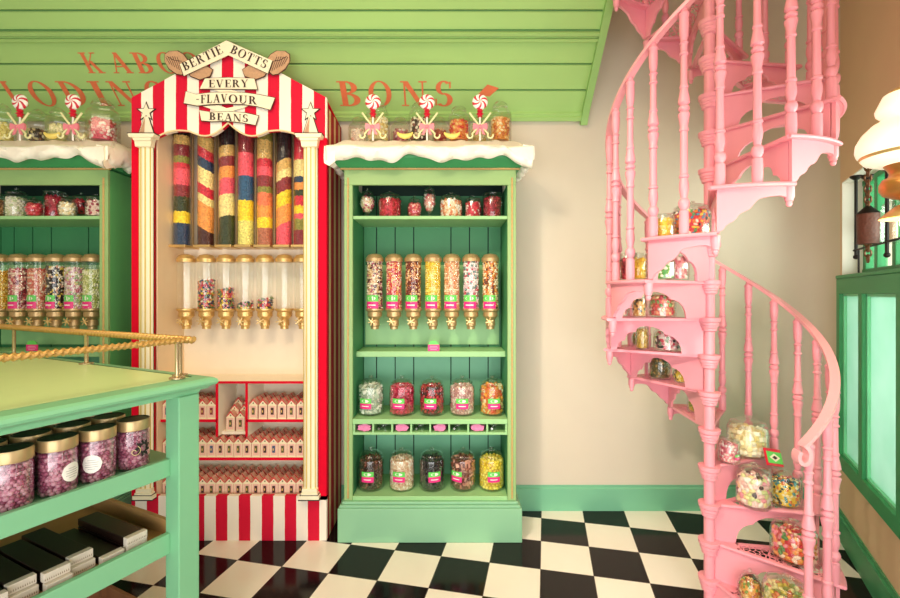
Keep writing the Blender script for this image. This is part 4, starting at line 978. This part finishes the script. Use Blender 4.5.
o, p = labelled[(0, 0)]; sticker(o, p, .945+.085, math.atan2(-p.y, -p.x)+.62, .03, [M_BLACK, M_BLACK, mat('emblem_gold', '#d8c08a', .4)], 'swirl_emblem', 0, True)
# slabs of chocolate in a wooden tray on the lower shelf
tray = thing('wooden_tray', 'wooden tray on the lower counter shelf holding chocolate slabs', 'tray', C(.7, .5, 0.616))
mb = MB(); cslab(mb, .10, LA-.2, .135, .95, 0.616, .627); mb.build('tray_floor', M_WOOD, tray, smooth=False)
mb = MB(); cslab(mb, .10, .118, .135, .95, .627, .69); cslab(mb, LA-.218, LA-.2, .135, .95, .627, .69); cslab(mb, .118, LA-.218, .935, .95, .627, .69); mb.build('tray_side', M_WOOD, tray, smooth=False, bev=.002)
sl0 = None
for k in range(7):
    for j in range(2 if k not in (1,) else 1):
        a = .20+.083*k; b = .142+(.03 if k in (2, 4) else 0)+.015*j; z = .628+.033*j
        if k == 0 and j == 1: b = .140
        lb = f'dark chocolate slab with pale sleeve end, {ORD[k]} from the post, {"upper" if j else "lower"} layer'
        loc = C(a+.037, b, z)
        if sl0 is None:
            sl0 = thing('chocolate_slab', lb, 'chocolate slab', loc, 'chocolate slabs in the tray')
            def rel(a0, a1, b0, b1, z0, z1, m=0):
                mb = MB(); c = loc+CA*((a0+a1)/2)+CB*((b0+b1)/2)+Vector((0, 0, (z0+z1)/2)); return mb.obox(c, CA*(a1-a0)/2, CB*(b1-b0)/2, Vector((0, 0, (z1-z0)/2)))
            rel(-.036, .036, .018, .36, .001, .03).build('wrapped_slab', M_DARKC, sl0, smooth=False, bev=.002)
            rel(-.038, .038, 0, .026, 0, .032).build('paper_sleeve', M_SILVER, sl0, smooth=False, bev=.002)
            mb = MB()
            for i in range(12):
                x = -.033+.006*i; mb.add([loc+CA*x+CB*(-.0006)+Vector((0, 0, .008)), loc+CA*(x+.0035)+CB*(-.0006)+Vector((0, 0, .008)), loc+CA*(x+.0018)+CB*(-.0006)+Vector((0, 0, .017))], [[0, 1, 2]])
            mb.build('sleeve_print', mat('sleeve_print_brown', '#8a7562', .5), sl0, smooth=False)
        else: dup(sl0, loc, lb, 'chocolate slabs in the tray')
# wooden crate on the floor beneath
cr = thing('wooden_crate', 'brown slatted wooden crate on floor beneath the counter', 'crate', C(.30, .42, 0))
mb = MB()
for k in range(3): cslab(mb, .08, .56, .15, .165, .02+.085*k, .09+.085*k); cslab(mb, .08, .56, .66, .675, .02+.085*k, .09+.085*k); cslab(mb, .08, .095, .165, .66, .02+.085*k, .09+.085*k); cslab(mb, .545, .56, .165, .66, .02+.085*k, .09+.085*k)
mb.build('crate_slats', mat('crate_wood', '#8a5a38', .55, var=.2, scale=12), cr, smooth=False, bev=.002)
mb = MB(); cslab(mb, .095, .545, .165, .66, 0, .02); mb.build('crate_floor', mat('crate_wood', '#8a5a38', .55), cr, smooth=False)
for a, b in ((.095, .165), (.095, .64), (.525, .165), (.525, .64)):
    mb = MB(); cslab(mb, a, a+.02, b, b+.02, .02, .26); mb.build('corner_batten', mat('crate_wood', '#8a5a38', .55), cr, smooth=False)

# ------------------------------------------------------------------ pink spiral staircase
PX, PY, RS, RISE, STEP = 1.332, 2.26, .516, .19, 31.5
def phi(n): return rad(85+STEP*(n-5))
def S(r, a, z): return Vector((PX+r*math.cos(a), PY+r*math.sin(a), z))
st = thing('spiral_staircase', 'pink cast iron spiral staircase with turned balusters and scalloped brackets', 'staircase', (PX, PY, 0))
NT = 18
po = MB().lathe([(0, 0), (.085, 0), (.085, .02), (.05, .04), (.0255, .06), (.0255, 4.45), (0, 4.45)], (PX, PY, 0), 20).build('pole', M_PINK, st)
colp = None
def collar(z):
    global colp
    L = (PX, PY, z)
    if colp is None:
        colp = MB().lathe([(.026, -.068), (.036, -.062), (.036, -.05), (.040, -.046), (.040, -.038), (.044, -.034), (.044, -.022), (.050, -.016), (.052, 0), (.052, .004), (.026, .006)], (PX, PY, 0), 22).build('collar', M_PINK, po, ang=30)
        colp.location.z = z
    else:
        c = colp.copy(); COL.objects.link(c); c.parent = po; c.location.z = z
def grille_mat():
    m, nt, b, out = newmat('pierced_tread')
    co = objco(nt)
    v = nt.nodes.new('ShaderNodeTexVoronoi'); v.feature = 'DISTANCE_TO_EDGE'; v.inputs['Scale'].default_value = 44; nt.links.new(co, v.inputs['Vector'])
    hole = math_node(nt, 'GREATER_THAN', v.outputs['Distance'], .10)
    n = noise(nt, 20); nt.links.new(mixc(nt, n.outputs['Fac'], lin('#e68c9b'), lin('#ee99a6')), b.inputs['Base Color']); b.inputs['Roughness'].default_value = .4
    t = nt.nodes.new('ShaderNodeBsdfTransparent'); mx = nt.nodes.new('ShaderNodeMixShader')
    nt.links.new(hole, mx.inputs[0]); nt.links.new(b.outputs[0], mx.inputs[1]); nt.links.new(t.outputs[0], mx.inputs[2]); nt.links.new(mx.outputs[0], out.inputs[0])
    return m
M_GRILLE = grille_mat()
OVER = rad(2.5)
riser_pts = [(.026, 0), (.125, 0), (.128, .03), (.14, .06), (.16, .082), (.185, .094), (.205, .098), (.215, .112), (.235, .125), (.262, .135), (.30, .138), (.33, .134), (.345, .122), (.352, .104), (.375, .102), (.395, .09), (.405, .07), (.408, .055), (.425, .05), (.442, .034), (.448, .015), (.45, 0), (.484, 0), (.484, .176), (.026, .176)]
def tread(n):
    z = n*RISE; a0, a1 = phi(n-1)-OVER, phi(n); k = 10
    an = [a0+(a1-a0)*i/k for i in range(k+1)]
    r0, r1 = .045, RS
    t = MB()
    # solid rim: nosing, outer band, back band, inner band
    def sector(ra, rb, aa, ab, za, zb, m=0, kk=10):
        A_ = [aa+(ab-aa)*i/kk for i in range(kk+1)]
        V = [S(r, a, zz) for zz in (za, zb) for r in (ra, rb) for a in A_]; q = kk+1
        f = []
        for i in range(kk):
            f += [[i, i+1, q+i+1, q+i], [2*q+i, 3*q+i, 3*q+i+1, 2*q+i+1], [i, 2*q+i, 2*q+i+1, i+1], [q+i, q+i+1, 3*q+i+1, 3*q+i]]
        f += [[0, q, 3*q, 2*q], [kk, 2*q+kk, 3*q+kk, q+kk]]
        t.add(V, f, m)
    sector(.455, RS, a0, a1, z-.014, z); sector(.04, .13, a0, a1, z-.014, z)
    # straight bands along both edges
    for ae, s, w in ((a0, 1, .018), (a1, -1, .022)):
        d = Vector((math.cos(ae), math.sin(ae), 0)); nrm = Vector((-d.y, d.x, 0))*s
        c = S((.12+.46)/2, ae, z-.007)+nrm*w/2; t.obox(c, d*(.46-.12)/2, nrm*w/2, Vector((0, 0, .007)))
    # rounded nosing lip
    t.tube([S(.05, a0, z-.007)+Vector((0, 0, 0)), S(RS-.004, a0, z-.007)], .009, 8)
    t.tube([S(RS+.001, a, z-.007) for a in an], .009, 8)
    o = t.build('tread', M_PINK, st, ang=35)
    g = MB(); A_ = [a0+(a1-a0)*i/8 for i in range(9)]
    g.add([S(r, a, z-.0015) for r in (.12, .462) for a in A_], np.array([[i, i+1, 10+i, 9+i] for i in range(8)]))
    g.build('pierced_grille', M_GRILLE, o, smooth=False)
    # curved outer bracket, deep at the riser and shallow at the overhanging end
    prof = [(0, .188), (.06, .186), (.10, .176), (.13, .158), (.20, .150), (.25, .138), (.29, .118), (.34, .112), (.42, .102), (.47, .084), (.50, .070), (.56, .060), (.7, .052), (.86, .050), (.93, .058), (1, .06)]
    b = MB(); V = []; aa0 = phi(n-1); 
    fine = np.linspace(0, 1, 26)
    for tt in fine:
        dpt = float(np.interp(tt, [q[0] for q in prof], [q[1] for q in prof])); a = aa0+(a1-aa0)*tt
        for r in (RS-.028, RS-.014):
            V += [S(r, a, z-.014), S(r, a, z-dpt)]
    m = 26; f = []
    for i in range(m-1):
        p, q = i*4, (i+1)*4
        f += [[p, p+1, q+1, q], [p+2, q+2, q+3, p+3], [p+1, p+3, q+3, q+1], [p, q, q+2, p+2]]
    f += [[0, 2, 3, 1], [4*m-4, 4*m-3, 4*m-1, 4*m-2]]
    b.add(V, f); b.build('scalloped_bracket', M_PINK, o, smooth=False)
    MB().lathe([(0, -.095), (.008, -.092), (.012, -.082), (.010, -.074), (.015, -.07), (.015, -.062), (.019, -.055), (.019, -.014), (0, -.014)], S(RS-.022, a1-.01, z), 14).build('drop_finial', M_PINK, o, ang=35)
    # riser standing on the tread below
    a = phi(n-1); d = Vector((math.cos(a), math.sin(a), 0)); nrm = Vector((-d.y, d.x, 0)); zb = z-RISE
    MB().prism([Vector((PX, PY, zb))+d*r+Vector((0, 0, h)) for r, h in riser_pts], nrm*.012).build('arched_riser', M_PINK, o, smooth=False)
    collar(z)
for n in range(1, NT+1): tread(n)
BAL = [(.0, 0), (.019, 0), (.0205, .05), (.0195, .105), (.013, .11), (.015, .114), (.021, .126), (.023, .142), (.019, .156), (.013, .162), (.014, .17), (.02, .2), (.019, .225), (.015, .25), (.020, .254), (.020, .262), (.0155, .268),
       (.0150, .40), (.0145, .455), (.019, .46), (.019, .467), (.016, .475), (.0185, .50), (.0235, .525), (.0235, .535), (.015, .545), (.0225, .552), (.0225, .562), (.015, .572), (.024, .582), (.0225, .60), (.0165, .635), (.0155, .645), (.0185, .65), (.0185, .657), (.0145, .665),
       (.0135, .78), (.0125, .79), (.018, .795), (.018, .802), (.0135, .81), (.0145, .83), (.0145, .84), (.019, .845), (.013, .855), (.018, .88), (.020, .93), (.0185, .96), (.021, .965), (.021, .975), (.014, .985), (.012, 1.0), (0, 1.0)]
def zrail(a): return 1.82+(math.degrees(a)-53.5)*RISE/STEP
balp = None
for n in range(1, NT+1):
    for off in (1.5, 17.25):
        a = phi(n-1)+rad(off-(3.5 if n <= 5 else 0)); z0 = n*RISE; L = zrail(a)-z0+.004; p = S(.484, a, z0)
        if balp is None:
            balp = MB().lathe(BAL, (PX, PY, 0), 16).build('baluster', M_PINK, st, ang=30); o = balp
        else:
            o = balp.copy(); COL.objects.link(o); o.parent = st
        o.location = (p.x-PX, p.y-PY, z0); o.scale = (1, 1, L)
# handrail: a flat band ending in a small volute
mb = MB(); V = []; path = []
a = rad(-78)
while a < phi(NT): path.append((S(.486, a, zrail(a)+.008), a)); a += rad(3)
v0 = path[0][0]; tang = (path[0][0]-path[1][0]).normalized()
curlp = []
for k in range(1, 22):
    t = k/21; th = t*1.75*PI; r = .034*(1-.42*t)
    curlp.append((v0+Vector((-.012-.0+.030*math.sin(th)*(1-.3*t), 0, 0))+Vector((0, -.01*t, 0))+Vector((0, 0, -.040+.040*math.cos(th)*(1-.3*t)))*1.0, rad(-90)))
full = [x for x in curlp[::-1]]+path; w, hgt = .018, .008
for i, (p, a) in enumerate(full):
    q = full[min(i+1, len(full)-1)][0]-full[max(i-1, 0)][0]; q.normalize()
    rd = Vector((math.cos(a), math.sin(a), 0)); rd = (rd-q*rd.dot(q)).normalized(); up = q.cross(rd)
    V += [p+rd*w+up*hgt, p-rd*w+up*hgt, p-rd*w-up*hgt, p+rd*w-up*hgt]
f = [[i*4+k, i*4+(k+1) % 4, (i+1)*4+(k+1) % 4, (i+1)*4+k] for i in range(len(full)-1) for k in range(4)]+[[0, 1, 2, 3], [len(V)-4, len(V)-1, len(V)-2, len(V)-3]]
mb.add(V, f); mb.build('handrail', M_PINKR, st, ang=50, bev=.003)

# jars standing on the treads
def sj(n, deg_, r, d, h, nm, pal, label, kind='cookie', cs=.011, ck='bean', fill=.82, **kw):
    R = d/2; r = min(r, .452-R); pn = math.degrees(phi(n)); r = max(r, R+.034)
    R_ok = min(R, r*math.sin(rad(max(4, pn-deg_)))-.003)
    if R_ok < R: deg_ = max(pn-math.degrees(math.asin(min(.999, (R+.004)/r))), pn-STEP-4); R_ok = min(R, r*math.sin(rad(pn-deg_))-.003)
    d = 2*R_ok
    p = S(r, rad(deg_), n*RISE+.003); return jar('sweet_jar', label, p, d, h, pal, kind=kind, cs=cs, ck=ck, fill=fill, group='jars standing on the pink stairs', **kw)
sj(4, 28, .345, .195, .215, '', ['#f6e6b0', '#fbf0cf', '#efd890', '#fff6e0'], 'wide lidded jar of pale yellow marshmallows on a pink stair tread', cs=.016, ck='cube')
sj(4, 22, .145, .10, .125, '', ['#e8929a', '#f7d9d0', '#d96a7a', '#fbeae2'], 'small jar of pink candies beside the marshmallow jar', kind='tin', cs=.009, lab=-1.2, labw=.7, labz=(.2, .42))
sj(3, -6, .215, .158, .215, '', ['#f3c9c0', '#fbe9d6', '#e89aa6', '#d9dc9a', '#4a3430', '#f6e0a0', '#fff4e8'], 'jar of pastel rock candies next to the multicoloured bean jar', cs=.014, ck='bean')
sj(3, -1, .41, .14, .165, '', ['#f0c83c', '#2f7f8a', '#d8323c', '#2a3a2c', '#f6e6b0', '#e8843c', '#5aa0a8'], 'jar of teal, yellow and red beans on stair tread', cs=.0095, kind='tin')
sj(2, -26, .35, .19, .183, '', ['#e8603c', '#f2a04a', '#c9243c', '#f6d9c0', '#5a8a4a', '#f08a98'], 'big jar of red, orange and green sweets below the bean jar', cs=.013)
sj(1, -65, .20, .10, .155, '', ['#e8a04a', '#c9653a', '#f3d08a', '#8aa04a'], 'little jar of amber sweets on the lowest stair', kind='globe', cs=.009)
sj(1, -62, .345, .18, .205, '', ['#d9c24a', '#8fa04a', '#f0e0a0', '#c9703c'], 'big jar of green and yellow sweets on the lowest stair', cs=.013)
sj(5, 70, .36, .10, .13, '', ['#f0cf3c', '#f6e48a', '#a8b04a'], 'jar of lemon sweets on the stair behind the pole', kind='tin', cs=.010)
sj(6, 103, .37, .125, .155, '', ['#6a5a2c', '#8f7a3c', '#3f4420', '#b58a4a'], 'jar of brown and green herbal sweets low on the stair back', kind='tin', cs=.010)
sj(6, 95, .24, .085, .10, '', ['#f2d03c', '#f7e48a', '#5a5a20'], 'small jar of yellow sweets beside the herbal jar', kind='globe', cs=.009)
sj(7, 121, .43, .08, .12, '', ['#5f6a2c', '#c9822f', '#7f8a3c'], 'olive green jar at the outer end of its stair', kind='globe', cs=.009)
sj(7, 137, .335, .07, .145, '', ['#d9b04a', '#e9cf8a', '#b58a30'], 'slim jar of golden sweets beside the olive jar', kind='tin', cs=.008)
sj(7, 126, .22, .14, .145, '', ['#f3c9c4', '#2a2426', '#e0788a', '#fff0e8', '#8fae7a', '#d8485c'], 'jar of black, pink and white mixture behind the arched riser', kind='cookie', cs=.012)
sj(7, 140, .11, .06, .09, '', ['#7a2a20', '#a8503c'], 'tiny jar of dark red sweets beside the pole', kind='tin', cs=.008)
sj(8, 154, .44, .075, .085, '', ['#f6d9cc', '#e89a98', '#fff0e6'], 'small jar of pale pink sweets at the stair edge', kind='tin', cs=.009)
sj(8, 169, .338, .075, .115, '', ['#d99a4a', '#3a2a20', '#f0c88a'], 'striped caramel jar beside the big mixed jar', kind='tin', cs=.009)
sj(8, 158, .22, .14, .165, '', ['#e0605a', '#f3a080', '#c93a4a', '#f6d9a0', '#7aa05a', '#fbe6da'], 'big jar of red and orange mixture behind the arched riser', kind='cookie', cs=.012)
sj(8, 170, .09, .05, .10, '', ['#8a3a3a', '#c98a80', '#5f2424'], 'small jar of wine red sweets next to the pole', kind='globe', cs=.009)
sj(9, 190, .40, .085, .14, '', ['#f3cf3c', '#f7e27a', '#e6b82c'], 'yellow sweet jar at the outer edge of the stair', kind='tin', cs=.010)
sj(9, 176, .44, .09, .15, '', ['#b8243c', '#e0586a', '#7a1828'], 'crimson sweet jar behind the yellow one', kind='tin', cs=.010)
sj(9, 201, .305, .105, .125, '', ['#4f9a3c', '#f6f0e0', '#8fc46a', '#fff8ee'], 'jar of green and white sweets in the riser arch', kind='cookie', cs=.011)
sj(9, 198, .19, .10, .15, '', ['#e8929a', '#fbe2dc', '#d86a7a'], 'clip-topped jar of pink and white sweets in the riser arch', kind='tin', cs=.010)
sj(10, 213, .445, .09, .115, '', ['#f3d03c', '#f7e48a', '#e8b83c'], 'jar of yellow sweets with oval label high on the stairs', kind='tin', cs=.010)
sj(10, 226, .27, .17, .18, '', ['#d8323c', '#2a2426', '#f3d24a', '#3f8fae', '#fff0e0', '#e8843c', '#5a9a5a'], 'large jar of multicoloured beans high on the stairs', kind='cookie', cs=.0095, fill=.9)
# packets by the bean jar
pk_ = thing('sweet_packet', 'green and red sweet packet with diamond emblem on top of the bean jar', 'packet', S(.36, rad(3), 3*RISE+.1695))
c = Vector(pk_.location); rx = Vector((.92, .3, -.22)).normalized(); uu = Vector((.1, .5, 1)).normalized(); uu = (uu-rx*uu.dot(rx)).normalized(); nn_ = rx.cross(uu)
pc = c+rx*.0+Vector((0, 0, .014))
def quad(o, pts, m, name, off): 
    mb = MB(); mb.prism(pts, nn_*off); return mb.build(name, m, o, smooth=False)
def pp(x, y): return pc+rx*x+uu*y
quad(pk_, [pp(-.055, 0), pp(.055, 0), pp(.055, .085), pp(-.055, .085)], M_REDC, 'packet', -.012)
mb = MB(); mb.add([pp(-.055, .012)+nn_*.0008, pp(.055, .012)+nn_*.0008, pp(.055, .07)+nn_*.0008, pp(-.055, .07)+nn_*.0008], [[0, 1, 2, 3]], 0)
mb.add([pp(-.04, .041)+nn_*.0014, pp(0, .02)+nn_*.0014, pp(.04, .041)+nn_*.0014, pp(0, .062)+nn_*.0014], [[0, 1, 2, 3]], 1)
mb.add([pp(-.02, .041)+nn_*.002, pp(0, .031)+nn_*.002, pp(.02, .041)+nn_*.002, pp(0, .051)+nn_*.002], [[0, 1, 2, 3]], 2)
mb.build('packet_front', [M_LGREEN, M_RIBBON, M_INK], pk_, smooth=False)

# ------------------------------------------------------------------ hanging lamp by the window
LY = 1.4; lx = (909-U0)*LY/F; zv = lambda v: H-(v-V0)*LY/F; px = LY/F
lamp = thing('hanging_lamp', 'brass hanging oil-style lamp with glowing white opal glass shade', 'lamp', (lx, LY, zv(225)))
def ll(prof): return [(r*px*.74, zv(v)) for r, v in prof]
MB().lathe(ll([(26, 93), (34, 107), (33, 111), (28, 115), (28.5, 118), (38, 122), (48, 130), (54, 139), (55, 146), (53, 151), (50, 154)]), (lx, LY, 0), 40).build('opal_shade', M_OPAL, lamp, ang=60)
MB().lathe(ll([(50.5, 151), (51, 154), (49.5, 156)]), (lx, LY, 0), 40).build('shade_band', M_GOLD, lamp, ang=60)
MB().lathe(ll([(49.5, 155), (46, 159), (34, 163), (20, 165)]), (lx, LY, 0), 40).build('opal_bowl', M_OPAL, lamp, ang=60)
MB().lathe(ll([(0, 88), (20, 89), (22, 91), (22, 97), (0, 98)]), (lx, LY, 0), 24).build('shade_crown', M_GOLD, lamp)
def ll2(prof): return [(r*px*.60, zv(v)) for r, v in prof]
M_COP = mat('copper_brass', '#c98a4a', .3, metal=.75, var=.1)
MB().lathe(ll2([(0, 158), (28, 160), (33, 163), (27, 168), (24, 172), (26, 176), (33, 178), (37, 183), (37, 189), (32, 194), (20, 197), (12, 199), (8, 203), (8, 208), (0, 208)]), (lx, LY, 0), 32).build('brass_font', M_COP, lamp, ang=50)
MB().lathe(ll2([(9, 203), (16, 205), (36, 216), (37, 218), (34, 217.5), (15, 208)]), (lx, LY, 0), 32).build('cone_reflector', M_GOLD, lamp, ang=50)
MB().lathe(ll2([(0, 210), (8, 212), (11, 219), (11, 224), (7, 229), (0, 231)]), (lx, LY, 0), 20).build('bulb', M_BULB, lamp)
MB().lathe(ll2([(0, 229), (5, 231), (5, 241), (9, 245), (9, 250), (5, 255), (0, 256)]), (lx, LY, 0), 20).build('finial', M_GOLD, lamp)
MB().tube([(lx, LY, zv(92)), (lx, LY, 4.6)], .008, 8).build('hanging_rod', M_GOLDD, lamp)

# ------------------------------------------------------------------ iron rack, chain and jar in the window
def onwall(u, d):
    k = (u-U0)/F; t = (k*(W0.y+WN.y*d)-W0.x-WN.x*d)/(WD.x-k*WD.y); return W(t, d, 0)
rk_d = -.03
p1, p2, p3 = onwall(856, rk_d), onwall(867, rk_d), onwall(887, rk_d)
zz_ = lambda p, v: H-(v-V0)*p.y/F
rack = thing('iron_rack', 'black iron rack of three disc-topped rods in the window', 'rack', (p2.x, p2.y, ZS+.022))
for p, vt, vb in ((p1, 177.5, 257), (p2, 177, 249.5), (p3, 168, 255)):
    mb = MB(); mb.tube([(p.x, p.y, zz_(p, vt)), (p.x, p.y, zz_(p, vb))], .008, 8); mb.build('rod', M_IRON, rack)
    MB().lathe([(0, .012), (.028, .010), (.030, .004), (.024, -.004), (.01, -.015), (0, -.015)], (p.x, p.y, zz_(p, vt)), 20).build('disc_top', M_IRON, rack)
for p, vb in ((p1, 257), (p3, 255)): MB().sph((p.x, p.y, zz_(p, vb)), .014).build('ball_end', M_IRON, rack)
zb_ = zz_(p1, 250); a, b = p1-WD*-.03, p3+(p3-p1)*.6
MB().tube([(p1.x-(p3-p1).x*.08, p1.y-(p3-p1).y*.08, zb_), (b.x, b.y, zb_)], .006, 8).build('cross_bar', M_IRON, rack)
for p in (p1+(p3-p1)*.1, b): MB().tube([(p.x, p.y, zb_), (p.x, p.y, ZS+.0222)], .005, 6).build('rack_foot', M_IRON, rack)
mb = MB()
pj = onwall(893, .045); MB().obox(Vector((pj.x, pj.y, zb_+.008)), WD*.09, WN*.028, Vector((0, 0, .002))).build('glass_shelf', M_GLASS2, rack, smooth=False)
jar('sweet_jar', 'glass jar of round beige sweets in the window behind the brass cone', Vector((pj.x, pj.y, zb_+.0105)), .10, .235, ['#f0cfae', '#e6bd98', '#f6dec4'], kind='cookie', cs=.026, ck='ball', group=None)
pcn = onwall(868, -.10)
ch = thing('hanging_chain', 'iron chain with brown woven lantern hanging in the window', 'chain', (pcn.x, pcn.y, 1.84))
mb = MB(); z = 2.39; k = 0
z_end = 1.80
while z > z_end:
    cx_, cy_ = pcn.x, pcn.y; pth = []
    for j in range(10):
        a = 2*PI*j/10; r1, r2 = .013, .020
        d = WD if k % 2 else WN; pth.append((cx_+d.x*r1*math.cos(a), cy_+d.y*r1*math.cos(a), z+r2*math.sin(a)))
    mb.tube(pth, 0.0048, 5, closed=True); z -= .027; k += 1
mb.build('chain_links', mat('old_bronze', '#6b4a30', .4, metal=.5), ch)
zt_, zb2 = zz_(pcn, 214), zz_(pcn, 244)
MB().lathe([(0, 0), (.042, 0), (.044, zt_-zb2), (0, zt_-zb2)], (pcn.x, pcn.y, zb2), 16).build('woven_lantern', mat('woven_brown', '#5a2f20', .6, var=.5, scale=90, bump=.5), ch)
MB().lathe([(0, .045), (.012, .04), (.02, .03), (.038, .012), (.047, 0), (0, 0)], (pcn.x, pcn.y, zt_), 16).build('lantern_cap', M_IRON, ch)

# ------------------------------------------------------------------ light
def area(name, loc, target, size, power, col, sy=None, spread=None):
    l = bpy.data.lights.new(name, 'AREA'); l.energy = power; l.color = col; l.size = size
    if sy: l.shape = 'RECTANGLE'; l.size_y = sy
    if spread: l.spread = rad(spread)
    o = bpy.data.objects.new(name, l); COL.objects.link(o); o.location = loc
    o.rotation_euler = (Vector(target)-Vector(loc)).to_track_quat('-Z', 'Y').to_euler(); return o
def spot(name, loc, target, power, col, ang=60, blend=.6, r=.12):
    l = bpy.data.lights.new(name, 'SPOT'); l.energy = power; l.color = col; l.spot_size = rad(ang); l.spot_blend = blend; l.shadow_soft_size = r
    o = bpy.data.objects.new(name, l); COL.objects.link(o); o.location = loc
    o.rotation_euler = (Vector(target)-Vector(loc)).to_track_quat('-Z', 'Y').to_euler(); return o
WARM = (1, .80, .56)
spot('assumed_spot_kiosk', (-1.5, .2, 3.6), (-1.3, 3.1, .7), 60, WARM, 80, 1, .10)  # assumed warm spot, out of view, aimed down at the kiosk
spot('assumed_spot_cabinet', (-.95, .2, 3.9), (.2, 3.3, .8), 90, WARM, 70, 1, .08)  # unseen spot assumed high on the left, warming the cabinet
spot('assumed_key_spot', (-1.2, .3, 3.5), (1.35, 3.3, .7), 330, (1, .88, .70), 46, 1, .10)  # assumed key spot, set from the direction of the cabinet's wall shadow
area('front_fill_light', (-.4, -1.9, 1.1), (-.1, 3.3, .7), 4.2, 138, (1, 1, 1), 2.0)  # unseen fill area added behind the camera to even out the light
area('overhead_fill_light', (-.8, .6, 3.9), (-.3, 1.6, 0), 2.4, 50, (1, .80, .52), 1.6)  # soft overhead fill, added to brighten floor and wall evenly
area('side_fill_light', (1.15, .55, 1.2), (.75, 3.3, .5), .7, 15, (1, 1, 1), 1.4)  # unseen area lamp added inside by the right wall to brighten the back wall
area('assumed_daylight', tuple(W(-.6, 1.3, 1.6)), tuple(W(-.3, 0, 1.2)), 2.2, 125, (.97, 1, .97), 1.6)  # assumed daylight: area lamp added outside the window to backlight the frosted panes
pl = bpy.data.lights.new('lamp_glow', 'POINT'); pl.energy = 12; pl.color = (1, .75, .45); pl.shadow_soft_size = .05
po_ = bpy.data.objects.new('lamp_glow', pl); COL.objects.link(po_); po_.location = (lx-.0, LY, zv(238))
wd = bpy.data.worlds.new('shop_surroundings'); SC.world = wd; wd.use_nodes = True
wd.node_tree.nodes['Background'].inputs[0].default_value = (1, .95, .86, 1); wd.node_tree.nodes['Background'].inputs[1].default_value = .45

# ------------------------------------------------------------------ camera
cd = bpy.data.cameras.new('camera'); cam = bpy.data.objects.new('camera', cd); COL.objects.link(cam)
cam.location = (0, 0, H); cam.rotation_euler = (PI/2, 0, 0); cd.sensor_fit = 'HORIZONTAL'; cd.sensor_width = 36; cd.lens = 36*F/900
cd.shift_y = -(299-V0)/900; cd.clip_start = .05
SC.camera = cam
SC.cycles.transparent_max_bounces = 32; SC.cycles.max_bounces = 8; SC.cycles.use_denoising = True
SC.view_settings.view_transform = 'Standard'; SC.view_settings.look = 'None'; SC.view_settings.exposure = 0.0
